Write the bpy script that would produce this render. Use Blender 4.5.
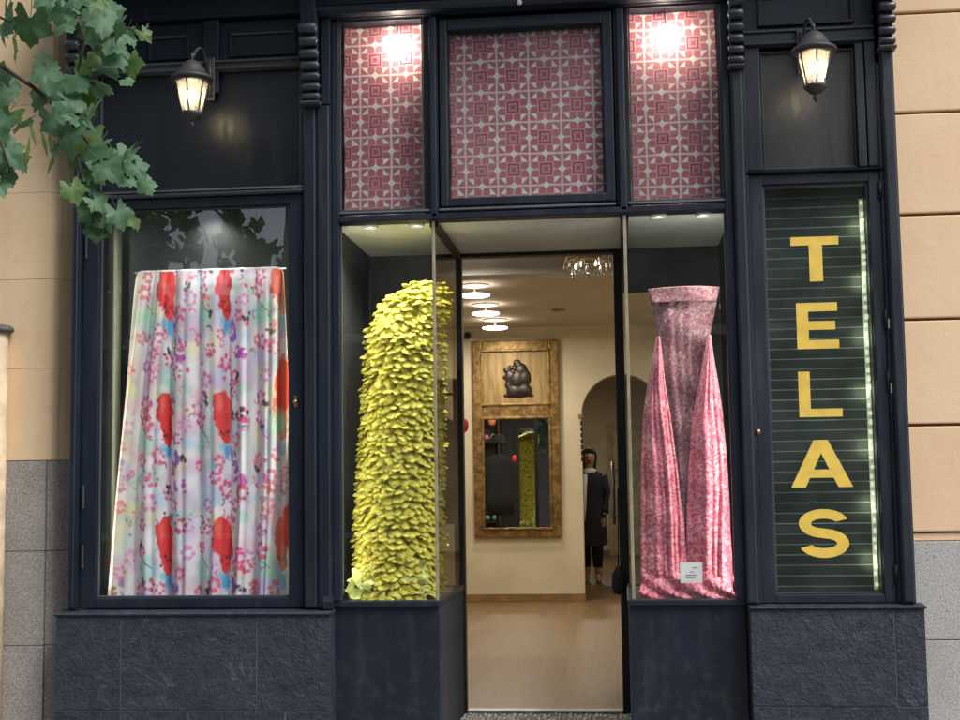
import bpy, bmesh, math, random
import numpy as np
from mathutils import Vector, Matrix, noise as mnoise
random.seed(7); rng = np.random.default_rng(7)
for o in list(bpy.data.objects): bpy.data.objects.remove(o)
SC = bpy.context.scene
COL = SC.collection
PI = math.pi

# ------------------------------------------------------------------ camera
CAM_Y = -7.2
cd = bpy.data.cameras.new('camera'); cam = bpy.data.objects.new('camera', cd); COL.objects.link(cam)
cd.sensor_width = 36; cd.lens = 1340/960*36; cd.clip_start = .05; cd.clip_end = 500
yaw, pit, rol = math.radians(5.905), math.radians(5.179), math.radians(-.811)
fwd = Vector((-math.sin(yaw)*math.cos(pit), math.cos(yaw)*math.cos(pit), math.sin(pit)))
r0 = Vector((math.cos(yaw), math.sin(yaw), 0)); u0 = r0.cross(fwd)
rr = math.cos(rol)*r0 + math.sin(rol)*u0; uu = -math.sin(rol)*r0 + math.cos(rol)*u0
M = Matrix((rr, uu, -fwd)).transposed().to_4x4(); M.translation = (0, CAM_Y, 1.4)
cam.matrix_world = M; SC.camera = cam

# ------------------------------------------------------------------ world, sun, exposure
W = bpy.data.worlds.new('World'); SC.world = W; W.use_nodes = True
wn = W.node_tree; bg = wn.nodes['Background']
sky = wn.nodes.new('ShaderNodeTexSky'); sky.sky_type = 'NISHITA'; sky.sun_disc = False
SUN_EL, SUN_AZ = math.radians(50), math.radians(125)
sky.sun_elevation = SUN_EL; sky.sun_rotation = SUN_AZ; sky.dust_density = 3; sky.air_density = 1.0; sky.ozone_density = 1.2
hs_ = wn.nodes.new('ShaderNodeHueSaturation'); hs_.inputs['Saturation'].default_value = .55
wn.links.new(sky.outputs[0], hs_.inputs['Color']); wn.links.new(hs_.outputs[0], bg.inputs[0]); bg.inputs[1].default_value = .12
sd = bpy.data.lights.new('sun', 'SUN'); sd.energy = 1.3; sd.angle = math.radians(25); sd.color = (1, .95, .88)
so = bpy.data.objects.new('sun', sd); COL.objects.link(so)
# direction towards the sun (front right of the shop, high)
sv = Vector((math.sin(SUN_AZ)*math.cos(SUN_EL), math.cos(SUN_AZ)*math.cos(SUN_EL), math.sin(SUN_EL)))
so.rotation_euler = (-sv).to_track_quat('-Z', 'Y').to_euler(); so.location = (3, -6, 14)
SC.view_settings.view_transform = 'Standard'; SC.view_settings.look = 'None'; SC.view_settings.gamma = 1
SC.view_settings.exposure = .92
SC.render.engine = 'CYCLES'

# ------------------------------------------------------------------ node helpers
class NT:
    def __init__(s, name):
        s.m = bpy.data.materials.new(name); s.m.use_nodes = True
        s.t = s.m.node_tree; s.n = s.t.nodes; s.l = s.t.links
        s.out = s.n['Material Output']; s.b = s.n['Principled BSDF']
    def node(s, typ, ins=None, **kw):
        n = s.n.new(typ)
        for k, v in kw.items(): setattr(n, k, v)
        for k, v in (ins or {}).items(): s.set(n.inputs[k], v)
        return n
    def set(s, sock, v):
        if isinstance(v, bpy.types.NodeSocket): s.l.new(v, sock)
        else:
            if sock.type == 'RGBA' and len(v) == 3: v = (*v, 1)
            sock.default_value = v
    def math(s, op, a, b=None, c=None, clamp=False):
        n = s.n.new('ShaderNodeMath'); n.operation = op; n.use_clamp = clamp
        s.set(n.inputs[0], a)
        if b is not None: s.set(n.inputs[1], b)
        if c is not None: s.set(n.inputs[2], c)
        return n.outputs[0]
    def mix(s, f, a, b):
        n = s.n.new('ShaderNodeMix'); n.data_type = 'RGBA'
        s.set(n.inputs[0], f); s.set(n.inputs[6], a); s.set(n.inputs[7], b)
        return n.outputs[2]
    def pos(s):
        return s.node('ShaderNodeNewGeometry').outputs['Position']
    def noise(s, scale, detail=4, rough=.55, vec=None, dist=0):
        n = s.node('ShaderNodeTexNoise', {'Scale': scale, 'Detail': detail, 'Roughness': rough, 'Distortion': dist})
        s.l.new(vec if vec is not None else s.pos(), n.inputs['Vector'])
        return n.outputs['Fac']
    def vscale(s, v, sc):
        n = s.node('ShaderNodeVectorMath', operation='MULTIPLY'); s.l.new(v, n.inputs[0]); n.inputs[1].default_value = sc
        return n.outputs[0]
    def ramp(s, f, lo, hi, smooth=True):
        n = s.node('ShaderNodeMapRange'); n.interpolation_type = 'SMOOTHSTEP' if smooth else 'LINEAR'
        s.set(n.inputs[0], f); n.inputs[1].default_value = lo; n.inputs[2].default_value = hi
        return n.outputs[0]
    def bump(s, h, strength=.3, dist=.01):
        n = s.node('ShaderNodeBump', {'Strength': strength, 'Distance': dist}); s.l.new(h, n.inputs['Height'])
        s.l.new(n.outputs[0], s.b.inputs['Normal'])
    def fin(s, color=None, rough=None, metal=None, spec=None):
        if color is not None: s.set(s.b.inputs['Base Color'], color)
        if rough is not None: s.set(s.b.inputs['Roughness'], rough)
        if metal is not None: s.set(s.b.inputs['Metallic'], metal)
        if spec is not None: s.set(s.b.inputs['Specular IOR Level'], spec)
        return s.m

def simple(name, col, rough=.5, metal=0, var=.12, nscale=9, bump=0, bscale=60):
    t = NT(name); f = t.noise(nscale)
    dark = tuple(c*(1-var*1.6) for c in col); lite = tuple(min(1, c*(1+var*1.6)) for c in col)
    t.fin(t.mix(t.ramp(f, .3, .7), dark, lite), rough, metal)
    if bump: t.bump(t.noise(bscale, 5), bump, .004)
    return t.m

def emis(name, col, strength):
    t = NT(name); t.fin((.8, .8, .8), .5)
    t.set(t.b.inputs['Emission Color'], (*col, 1)); t.b.inputs['Emission Strength'].default_value = strength
    return t.m

def glass_mat(name, tint=(.93, .96, .95), dirt=.02, f0=.055):
    t = NT(name)
    g = t.node('ShaderNodeNewGeometry')
    d = t.node('ShaderNodeVectorMath', operation='DOT_PRODUCT'); t.l.new(g.outputs['Incoming'], d.inputs[0]); t.l.new(g.outputs['Normal'], d.inputs[1])
    c = t.math('ABSOLUTE', d.outputs['Value']); k = t.math('POWER', t.math('SUBTRACT', 1.0, c), 5.0)
    fr = t.math('MULTIPLY_ADD', k, 1-f0, f0)
    tr = t.node('ShaderNodeBsdfTransparent', {'Color': tint}); gl = t.node('ShaderNodeBsdfGlossy', {'Color': (1, 1, 1, 1), 'Roughness': .004})
    df = t.node('ShaderNodeBsdfDiffuse', {'Color': (.6, .62, .62, 1)})
    dn = t.noise(1.7, 6, .65); dm = t.math('MULTIPLY', t.ramp(dn, .35, .8), dirt)
    wob = t.noise(2.1, 1.5); bp = t.node('ShaderNodeBump', {'Strength': .05, 'Distance': .02}); t.l.new(wob, bp.inputs['Height']); t.l.new(bp.outputs[0], gl.inputs['Normal'])
    m1 = t.node('ShaderNodeMixShader'); t.l.new(dm, m1.inputs[0]); t.l.new(tr.outputs[0], m1.inputs[1]); t.l.new(df.outputs[0], m1.inputs[2])
    m2 = t.node('ShaderNodeMixShader'); t.l.new(fr, m2.inputs[0]); t.l.new(m1.outputs[0], m2.inputs[1]); t.l.new(gl.outputs[0], m2.inputs[2])
    t.l.new(m2.outputs[0], t.out.inputs['Surface'])
    return t.m

# ------------------------------------------------------------------ materials
def paint_mat(name, col, rough=.38, wear=.5):
    t = NT(name)
    big = t.noise(1.3, 5, .6); fine = t.noise(38, 5, .65)
    streak = t.noise(5, 5, .7, t.vscale(t.pos(), (3.2, 3.2, .35)))
    chips = t.ramp(t.noise(24, 7, .75), .64, .70)
    c = t.mix(t.ramp(big, .3, .7), tuple(x*.82 for x in col), tuple(x*1.18 for x in col))
    dust = tuple(.5*x+.05 for x in col)
    c = t.mix(t.math('MULTIPLY', t.ramp(streak, .52, .78), .30*wear), c, dust)
    c = t.mix(t.math('MULTIPLY', chips, .5*wear), c, (.10, .105, .11))
    r = t.math('MULTIPLY_ADD', t.ramp(streak, .4, .8), .25, rough)
    brush = t.noise(60, 4, .7, t.vscale(t.pos(), (1.6, 1.6, .10)))
    sp = t.node('ShaderNodeSeparateXYZ'); t.l.new(t.pos(), sp.inputs[0])
    low = t.math('MULTIPLY', t.math('SUBTRACT', 1.0, t.ramp(sp.outputs[2], .0, .95)), t.ramp(t.noise(13, 6, .75), .46, .72))
    c = t.mix(t.math('MULTIPLY', low, .5*wear), c, (.075, .078, .08))
    t.fin(c, r, spec=.42); t.bump(t.math('ADD', t.math('MULTIPLY', brush, .8), fine), .16, .004)
    return t.m
PAINT = paint_mat('navy_paint', (.0080, .0135, .026), .40, .8)
PANELP = paint_mat('navy_panel_paint', (.0075, .0100, .0155), .30, .3)
PAINTR = paint_mat('haze_navy_paint', (.020, .026, .037), .36, .8)  # navy lightened for the right bay: haze and sheen put into the colour
BEAD = paint_mat('worn_bead_paint', (.055, .064, .075), .34, 1)
BLACKP = paint_mat('black_paint', (.006, .007, .009), .4, .3)

def slate_mat():
    t = NT('slate')
    oi = t.node('ShaderNodeObjectInfo').outputs['Random']
    off = t.node('ShaderNodeCombineXYZ'); t.l.new(t.math('MULTIPLY', oi, 9.0), off.inputs[0]); t.l.new(t.math('MULTIPLY', oi, 5.0), off.inputs[2])
    ad = t.node('ShaderNodeVectorMath', operation='ADD'); t.l.new(t.pos(), ad.inputs[0]); t.l.new(off.outputs[0], ad.inputs[1]); v = ad.outputs[0]
    n1 = t.noise(3.2, 8, .62, v, 1.4); n2 = t.noise(16, 7, .7, v, .4); n3 = t.noise(70, 4, .6, v)
    ridge = t.math('ABSOLUTE', t.math('SUBTRACT', n1, .5))
    vein = t.math('MULTIPLY', t.math('SUBTRACT', 1.0, t.ramp(ridge, 0, .016)), t.ramp(t.noise(2.3, 3, .5, v), .48, .66))
    c = t.mix(t.ramp(n2, .3, .72), (.009, .0135, .026), (.026, .036, .058))
    c = t.mix(t.math('MULTIPLY', vein, .4), c, (.15, .165, .185))
    c = t.mix(t.math('MULTIPLY', t.ramp(n3, .62, .75), .25), c, (.08, .085, .09))
    t.fin(c, t.math('MULTIPLY_ADD', n2, .3, .38), spec=.5)
    st = t.math('SNAP', n1, .06)
    t.bump(t.math('ADD', t.math('MULTIPLY', n2, .5), t.math('MULTIPLY_ADD', st, 1.3, t.math('MULTIPLY', n3, .2))), 1.0, .03)
    return t.m
SLATE = slate_mat()
MORTAR = simple('grey_mortar', (.10, .10, .105), .9, bump=.3)

def granite_mat(name, a, b, dark):
    t = NT(name); n = t.noise(120, 3, .7); n2 = t.noise(55, 4, .8); n3 = t.noise(1.6, 5, .6)
    c = t.mix(t.ramp(n, .40, .6), a, b); c = t.mix(t.math('MULTIPLY', t.ramp(n2, .58, .68), .75), c, dark)
    c = t.mix(t.math('MULTIPLY', t.ramp(n3, .45, .75), .35), c, tuple(.55*x for x in a))
    t.fin(c, .75); t.bump(n, .5, .004); return t.m
GRAN_R = granite_mat('granite_light', (.30, .30, .295), (.52, .52, .50), (.16, .15, .15))
GRAN_L = granite_mat('granite_warm', (.27, .25, .225), (.50, .47, .43), (.12, .11, .10))

def stucco_mat(name, a, b, stain):
    t = NT(name); n1 = t.noise(1.5, 6, .6); n2 = t.noise(9, 6, .65); n3 = t.noise(90, 4, .6)
    st = t.noise(2.4, 6, .7, t.vscale(t.pos(), (2.0, 1, .5)))
    spot = t.math('MULTIPLY', t.math('SUBTRACT', 1.0, t.ramp(t.node('ShaderNodeTexVoronoi', {'Vector': t.pos(), 'Scale': 2.6}).outputs['Distance'], .03, .13)), t.ramp(n2, .45, .6))
    c = t.mix(t.ramp(n1, .3, .7), a, b); c = t.mix(t.math('MULTIPLY', t.ramp(n2, .5, .75), .35), c, stain)
    c = t.mix(t.math('MULTIPLY', t.ramp(st, .55, .8), .4), c, tuple(.8*x for x in stain))
    c = t.mix(t.math('MULTIPLY', spot, .7), c, (.74, .50, .42))
    oi = t.node('ShaderNodeObjectInfo').outputs['Random']; c = t.mix(t.math('MULTIPLY', oi, .22), c, tuple(.82*x for x in a))
    scr = t.ramp(t.noise(12, 6, .8, t.vscale(t.pos(), (3, 3, .5))), .70, .76); c = t.mix(t.math('MULTIPLY', scr, .35), c, (.34, .27, .22))
    t.fin(c, .85); t.bump(t.math('ADD', t.math('MULTIPLY', n3, .4), n2), .35, .006); return t.m
STUC_R = stucco_mat('stucco_peach', (.78, .55, .345), (.83, .61, .40), (.74, .50, .30))
STUC_L = stucco_mat('stucco_ochre', (.82, .60, .36), (.86, .66, .43), (.60, .44, .27))

GLASS = glass_mat('window_glass')
GLASS2 = glass_mat('side_glass', (.86, .87, .83), .02)
def lantern_pane():
    t = NT('lantern_glass'); n = t.noise(45, 3)
    tr = t.node('ShaderNodeBsdfTransparent', {'Color': (.95, .93, .86, 1)}); tl = t.node('ShaderNodeBsdfTranslucent', {'Color': (.95, .92, .85, 1)}); gl = t.node('ShaderNodeBsdfGlossy', {'Roughness': .05})
    m = t.node('ShaderNodeMixShader'); t.l.new(t.math('MULTIPLY_ADD', n, .36, .04), m.inputs[0]); t.l.new(tr.outputs[0], m.inputs[1]); t.l.new(tl.outputs[0], m.inputs[2])
    m2 = t.node('ShaderNodeMixShader', {'Fac': .08}); t.l.new(m.outputs[0], m2.inputs[1]); t.l.new(gl.outputs[0], m2.inputs[2]); t.l.new(m2.outputs[0], t.out.inputs['Surface']); return t.m
LGLASS = lantern_pane()
IRON = simple('lantern_iron', (.055, .056, .058), .5, .4, bump=.4, bscale=120)
BRASS = simple('brass', (.55, .38, .14), .32, 1)
STEEL = simple('brushed_steel', (.35, .35, .36), .35, 1)
GOLDP = simple('yellow_gold_paint', (.80, .56, .10), .42, 0, .06)
GILT = NT('old_gilt'); _n = GILT.noise(14, 6, .7); GILT.fin(GILT.mix(GILT.ramp(_n, .35, .7), (.13, .07, .02), (.38, .24, .08)), .42, .55); GILT.bump(GILT.noise(50, 4), .3, .006); GILT = GILT.m
GILT2 = NT('gilt_panel'); _n = GILT2.noise(3, 5, .6, GILT2.vscale(GILT2.pos(), (6, 1, .7))); GILT2.fin(GILT2.mix(GILT2.ramp(_n, .3, .7), (.22, .14, .05), (.40, .28, .11)), .5, .2); GILT2 = GILT2.m
BEADGOLD = simple('gilt_corner_bead', (.40, .36, .24), .4, .4)
CREAM = simple('cream_wall_paint', (.64, .56, .40), .75, var=.05, nscale=2)
CEILM = simple('ceiling_paint', (.50, .44, .36), .8, var=.04, nscale=2)
WHITEC = simple('white_soffit_paint', (.60, .60, .58), .7, var=.08, nscale=3)
SKIRT = simple('brown_skirting', (.26, .155, .07), .5)
DARKIN = simple('dark_backing', (.018, .020, .022), .6)
BRONZE = simple('dark_bronze', (.045, .036, .028), .4, .6, bump=.5)
BLACKC = simple('black_cloth', (.012, .012, .016), .85, bump=.4)
REDC = simple('red_cloth', (.55, .03, .05), .7)
CORAL = simple('coral_cloth', (.75, .25, .15), .7)
SKIN = simple('skin', (.42, .24, .16), .5)
HAIR = simple('black_hair', (.012, .010, .010), .45)
WHITECL = simple('white_cloth', (.7, .68, .66), .8)
NAVYCL = simple('navy_cloth', (.010, .012, .022), .8, bump=.5)
PAPER = simple('white_card', (.86, .86, .88), .6, var=.02)
INK = simple('grey_ink', (.25, .25, .27), .6)
BARK = simple('bark', (.05, .038, .028), .9, bump=.8, bscale=40)
WOODD = simple('dark_wood', (.05, .03, .02), .5)
MIRROR = NT('mirror'); MIRROR.fin((.80, .80, .76), .015, 1.0); MIRROR = MIRROR.m
def wood_floor():
    t = NT('floor_boards'); oi = t.node('ShaderNodeObjectInfo').outputs['Random']
    n = t.noise(4, 7, .65, t.vscale(t.pos(), (7, .6, 1)), .6); n2 = t.noise(.8, 3)
    c = t.mix(t.ramp(n, .3, .72), (.125, .068, .024), (.25, .155, .062))
    c = t.mix(t.math('MULTIPLY', oi, .25), c, (.15, .085, .035)); c = t.mix(t.math('MULTIPLY', t.ramp(n2, .4, .7), .35), c, (.20, .14, .09))
    t.fin(c, t.math('MULTIPLY_ADD', n, .2, .32)); t.bump(n, .1, .003); return t.m
FLOORM = wood_floor()

def leaf_mat(name, a, b, trans):
    t = NT(name); oi = t.node('ShaderNodeObjectInfo').outputs['Random']; n = t.noise(30, 4)
    c = t.mix(t.ramp(n, .3, .7), a, b); c = t.mix(t.math('MULTIPLY', oi, .4), c, tuple(1.5*x for x in a))
    t.fin(c, .55, spec=.4)
    tb = t.node('ShaderNodeBsdfTranslucent', {'Color': trans})
    m = t.node('ShaderNodeMixShader', {'Fac': .3}); t.l.new(t.b.outputs[0], m.inputs[1]); t.l.new(tb.outputs[0], m.inputs[2]); t.l.new(m.outputs[0], t.out.inputs['Surface'])
    t.bump(t.noise(60, 3), .25, .003)
    return t.m
LEAF = leaf_mat('leaf_green', (.058, .130, .072), (.110, .215, .120), (.10, .22, .04))
LEAF2 = leaf_mat('leaf_underside', (.06, .12, .035), (.10, .19, .05), (.16, .30, .04))
BRACT = leaf_mat('leaf_bract', (.16, .26, .06), (.22, .34, .09), (.25, .4, .08))

def tileprint_mat(ox, oz):
    t = NT('tile_print_fabric'); p = t.pos(); sp = t.node('ShaderNodeSeparateXYZ'); t.l.new(p, sp.inputs[0])
    wv = t.noise(6, 2, .5); dw = t.math('MULTIPLY', t.math('SUBTRACT', wv, .5), .012)
    P = .178
    def fold(c, o):
        u = t.math('FRACT', t.math('DIVIDE', t.math('SUBTRACT', t.math('ADD', c, dw), o), P))
        return t.math('SUBTRACT', .5, t.math('ABSOLUTE', t.math('SUBTRACT', u, .5)))   # distance to line 0..0.5
    x = fold(sp.outputs[0], ox); y = fold(sp.outputs[2], oz)
    lt = lambda a, b: t.math('LESS_THAN', a, b); gt = lambda a, b: t.math('GREATER_THAN', a, b)
    mul = lambda *a: a[0] if len(a) == 1 else t.math('MULTIPLY', a[0], mul(*a[1:]))
    inv = lambda a: t.math('SUBTRACT', 1.0, a)
    mn, mx = t.math('MINIMUM', x, y), t.math('MAXIMUM', x, y)
    s = t.math('ADD', x, y); d = t.math('SUBTRACT', mx, mn)
    diam = lt(t.math('ADD', mn, t.math('SUBTRACT', .5, mx)), .12)
    line = lt(mn, .020)
    tri1 = mul(lt(s, .31), gt(mn, .035))                                            # near the crossing
    whi1 = mul(gt(s, .30), lt(mx, .25))
    tri2 = mul(gt(mx, .27), lt(mx, .47), gt(mn, .05), lt(mn, .27), inv(diam))
    rr_ = t.math('SUBTRACT', .5, mn)                                               # rosette: both distances > .3
    ros = gt(mn, .325); ringd = mul(gt(mn, .315), lt(mn, .36)); ringl = mul(gt(mn, .275), lt(mn, .315), gt(mx, .275))
    spot = mul(gt(mn, .43), lt(d, .03))
    red, rose, wh, pk = (.40, .025, .07), (.50, .20, .23), (.74, .73, .70), (.62, .33, .37)
    red2 = t.mix(t.noise(200, 3), (.39, .085, .125), (.54, .16, .20))  # tile colours whitened: sky reflection on the glass put into the print
    c = t.mix(t.ramp(t.noise(40, 3), .4, .6), (.60, .42, .43), (.54, .27, .30))
    for m_, col in ((whi1, wh), (tri1, red2), (tri2, red2), (ringl, (.52, .27, .30)), (ros, rose), (ringd, (.28, .03, .07)), (spot, (.3, .05, .1)), (line, (.68, .60, .60)), (diam, wh), (mul(diam, lt(t.math('ADD', mn, t.math('SUBTRACT', .5, mx)), .035)), (.58, .62, .58))):
        c = t.mix(m_, c, col)
    c = t.mix(t.math('MULTIPLY', t.ramp(t.noise(3, 3), .4, .7), .2), c, (.55, .36, .38))
    t.fin(c, .8); t.bump(t.noise(7, 3, .5), .3, .02); return t.m

def lace_mat(name, a, b, c3, sc=85):
    t = NT(name); uv = t.node('ShaderNodeTexCoord').outputs['UV']
    v1 = t.node('ShaderNodeTexVoronoi', {'Scale': sc*.55}); t.l.new(uv, v1.inputs['Vector'])
    n1 = t.noise(sc, 2, .6, uv, 1.5); n2 = t.noise(sc*.45, 3, .6, uv, 2.5)
    c = t.mix(t.ramp(n1, .42, .58), a, b); c = t.mix(t.math('MULTIPLY', t.ramp(n2, .52, .62), .65), c, c3)
    c = t.mix(t.math('MULTIPLY', t.math('LESS_THAN', v1.outputs['Distance'], .25), .35), c, a)
    t.fin(c, .62); t.set(t.b.inputs['Sheen Weight'], .3); t.bump(n1, .4, .006); return t.m
PINKL = lace_mat('pink_lace_print', (.50, .055, .12), (.76, .25, .33), (.86, .58, .62), 44)
SHADEDL = lace_mat('shaded_lace_print', (.17, .05, .07), (.36, .17, .20), (.52, .36, .39), 44)  # darker copy of the pink lace, shade put into the colour

def attr_mat(name, rough=.6):
    t = NT(name); a = t.node('ShaderNodeVertexColor', layer_name='print'); n = t.noise(300, 2)
    t.fin(t.mix(.03, a.outputs['Color'], (.4, .4, .4)), rough, spec=.25)
    t.bump(n, .1, .002); return t.m
FLORAL = attr_mat('floral_print')
def petal_mat():
    t = NT('chartreuse_petal'); oi = t.node('ShaderNodeObjectInfo').outputs['Random']; n = t.noise(45, 4)
    c = t.mix(t.ramp(n, .3, .7), (.66, .57, .055), (.84, .74, .15)); c = t.mix(t.math('MULTIPLY', oi, .4), c, (.56, .50, .06))
    t.fin(c, .55)
    tb = t.node('ShaderNodeBsdfTranslucent', {'Color': (.7, .7, .1, 1)})
    m = t.node('ShaderNodeMixShader', {'Fac': .25}); t.l.new(t.b.outputs[0], m.inputs[1]); t.l.new(tb.outputs[0], m.inputs[2]); t.l.new(m.outputs[0], t.out.inputs['Surface'])
    return t.m
PETALM = petal_mat()
PETALB = simple('olive_ground_cloth', (.24, .23, .04), .8)

# ------------------------------------------------------------------ object helpers
def link(name, me, mats, parent=None, loc=None, label=None, kind=None):
    o = bpy.data.objects.new(name, me); COL.objects.link(o)
    if mats is not None:
        for m in (mats if isinstance(mats, (list, tuple)) else [mats]):
            if len(me.materials) < len(mats if isinstance(mats, (list, tuple)) else [mats]): me.materials.append(m)
    if parent is not None: adopt(o, parent)
    if loc is not None: o.location = loc
    if label: o['label'] = label
    if kind: o['kind'] = kind
    return o
WORLD = {}
def adopt(o, parent):
    o.parent = parent; w = WORLD.get(parent.name)
    if w is not None: o.matrix_parent_inverse = Matrix.Translation(-w)
def thing(name, label, cat, loc=(0, 0, 0), group=None):
    o = bpy.data.objects.new(name, None); COL.objects.link(o); o.empty_display_size = .1
    o.location = loc; o['label'] = label; o['category'] = cat; WORLD[o.name] = Vector(loc)
    if group: o['group'] = group
    return o
def tag(o, label, cat, group=None, kind=None):
    o['label'] = label; o['category'] = cat
    if group: o['group'] = group
    if kind: o['kind'] = kind
    return o
def mesh(bm, smooth=False):
    me = bpy.data.meshes.new('m'); bmesh.ops.recalc_face_normals(bm, faces=bm.faces); bm.to_mesh(me); bm.free()
    if smooth:
        for p in me.polygons: p.use_smooth = True
    return me
def addbox(bm, x0, x1, y0, y1, z0, z1, bev=0):
    vs = [bm.verts.new((x, y, z)) for x in (x0, x1) for y in (y0, y1) for z in (z0, z1)]
    f = []
    for q in ((0, 1, 3, 2), (4, 6, 7, 5), (0, 4, 5, 1), (2, 3, 7, 6), (0, 2, 6, 4), (1, 5, 7, 3)): f.append(bm.faces.new([vs[i] for i in q]))
    if bev:
        es = set(e for fc in f for e in fc.edges)
        bmesh.ops.bevel(bm, geom=list(es), offset=bev, segments=2, profile=.6, affect='EDGES')
def box(name, x0, x1, y0, y1, z0, z1, mat, parent=None, bev=.003, label=None, kind=None):
    bm = bmesh.new(); addbox(bm, x0, x1, y0, y1, z0, z1, bev)
    return link(name, mesh(bm), mat, parent, label=label, kind=kind)
def boxes(name, lst, mat, parent=None, bev=.002, label=None, kind=None):
    first = None
    for b in lst:
        bm = bmesh.new(); addbox(bm, *b, bev)
        o = link(name, mesh(bm), mat, parent, label=label, kind=kind); first = first or o
    return first
def prof(name, pts, x0, x1, mat, parent=None, axis='x', smooth=False, **k):
    """extrude a closed (y,z) profile along x, or (x,y) profile along z"""
    bm = bmesh.new(); A = []; B = []
    for a, b in pts:
        if axis == 'x': A.append(bm.verts.new((x0, a, b))); B.append(bm.verts.new((x1, a, b)))
        elif axis == 'z': A.append(bm.verts.new((a, b, x0))); B.append(bm.verts.new((a, b, x1)))
        else: A.append(bm.verts.new((a, x0, b))); B.append(bm.verts.new((a, x1, b)))
    n = len(pts); bm.faces.new(A); bm.faces.new(list(reversed(B)))
    for i in range(n): bm.faces.new((A[i], B[i], B[(i+1) % n], A[(i+1) % n]))
    bm.normal_update(); bmesh.ops.triangulate(bm, faces=[f for f in bm.faces if len(f.verts) > 4])
    return link(name, mesh(bm, smooth), mat, parent, **k)
def addtube(bm, pts, rad, seg=8, cap=True):
    pts = [Vector(p) for p in pts]; rings = []
    up = Vector((0, 0, 1))
    for i, p in enumerate(pts):
        d = (pts[min(i+1, len(pts)-1)]-pts[max(i-1, 0)]).normalized()
        a = d.cross(up if abs(d.z) < .95 else Vector((1, 0, 0))).normalized(); b = d.cross(a)
        r = rad[i] if isinstance(rad, (list, tuple)) else rad
        rings.append([bm.verts.new(p+r*(math.cos(2*PI*k/seg)*a+math.sin(2*PI*k/seg)*b)) for k in range(seg)])
    for i in range(len(rings)-1):
        for k in range(seg): bm.faces.new((rings[i][k], rings[i][(k+1) % seg], rings[i+1][(k+1) % seg], rings[i+1][k]))
    if cap: bm.faces.new(rings[0][::-1]); bm.faces.new(rings[-1])
def tube(name, pts, rad, mat, parent=None, seg=8, **k):
    bm = bmesh.new(); addtube(bm, pts, rad, seg); return link(name, mesh(bm, True), mat, parent, **k)
def addlathe(bm, c, pr, seg=24, ry=1.0, rot=0):
    rings = []
    for r, z in pr: rings.append([bm.verts.new((c[0]+r*math.cos(2*PI*k/seg+rot), c[1]+ry*r*math.sin(2*PI*k/seg+rot), c[2]+z)) for k in range(seg)])
    for i in range(len(rings)-1):
        for k in range(seg): bm.faces.new((rings[i][k], rings[i][(k+1) % seg], rings[i+1][(k+1) % seg], rings[i+1][k]))
    if pr[0][0] > 1e-4: bm.faces.new(rings[0][::-1])
    if pr[-1][0] > 1e-4: bm.faces.new(rings[-1])
    bmesh.ops.remove_doubles(bm, verts=bm.verts, dist=1e-5)
def lathe(name, c, pr, mat, parent=None, seg=24, ry=1., rot=0, smooth=True, **k):
    bm = bmesh.new(); addlathe(bm, c, pr, seg, ry, rot); return link(name, mesh(bm, smooth), mat, parent, **k)
def grid_mesh(X, Y, Z, U=None, V=None, colors=None):
    ny, nx = X.shape
    me = bpy.data.meshes.new('cloth'); co = np.stack([X, Y, Z], -1).reshape(-1, 3)
    i = np.arange((ny-1)*(nx-1)); r = i//(nx-1); c = i % (nx-1); a = r*nx+c
    faces = np.stack([a, a+1, a+nx+1, a+nx], -1)
    me.from_pydata(co.tolist(), [], faces.tolist())
    if U is not None:
        uvl = me.uv_layers.new(name='uv'); uv = np.stack([U, V], -1).reshape(-1, 2)[faces.reshape(-1)]
        uvl.data.foreach_set('uv', uv.astype(np.float32).reshape(-1))
    if colors is not None:
        ca = me.color_attributes.new('print', 'FLOAT_COLOR', 'POINT')
        rgba = np.concatenate([colors.reshape(-1, 3), np.ones((co.shape[0], 1))], 1)
        ca.data.foreach_set('color', rgba.astype(np.float32).reshape(-1))
    me.polygons.foreach_set('use_smooth', np.ones(len(me.polygons), bool)); me.update()
    return me
def dup(root, dloc, label=None):
    r = root.copy(); COL.objects.link(r); r.location = root.location+Vector(dloc)
    if label: r['label'] = label
    for ch in list(root.children):
        c = ch.copy(); COL.objects.link(c); c.parent = r
        for g in list(ch.children):
            d = g.copy(); COL.objects.link(d); d.parent = c
    return r

# ================================================================== SETTING: ground
GZ = -.14
def ground_mat():
    t = NT('asphalt'); n = t.noise(60, 4, .7); t.fin(t.mix(n, (.035, .035, .036), (.075, .073, .07)), .9); t.bump(n, .5, .01); return t.m
def pave_mat():
    t = NT('pavement_stone'); n = t.noise(25, 5, .7); t.fin(t.mix(n, (.16, .155, .15), (.27, .26, .25)), .85); t.bump(n, .4, .006); return t.m
PAVE = pave_mat()
box('ground', -150, 150, -150, 150, GZ-.5, GZ-.13, ground_mat(), bev=0, kind='structure')
pv = box('pavement', -60, 60, -3.2, .4, GZ-.129, GZ-.01, PAVE, bev=0, kind='structure')
bm = bmesh.new()
sl = []
for i in range(-8, 8):
    for j in range(5):
        if i < 300: sl.append((i, j))
bmS = bmesh.new(); addbox(bmS, .004, .596, .004, .596, 0, .012, .002); slab_me = mesh(bmS); slab_me.materials.append(PAVE); bm.free()
for i, j in sl:
    o = bpy.data.objects.new('paving_slab', slab_me); COL.objects.link(o); o.parent = pv; o.location = (i*.6-.3, -3.0+j*.6-.01, GZ-.011+random.uniform(0, .001))
box('kerb', -60, 60, -3.36, -3.203, GZ-.13, GZ+.002, GRAN_R, bev=.01, kind='structure')
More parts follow.
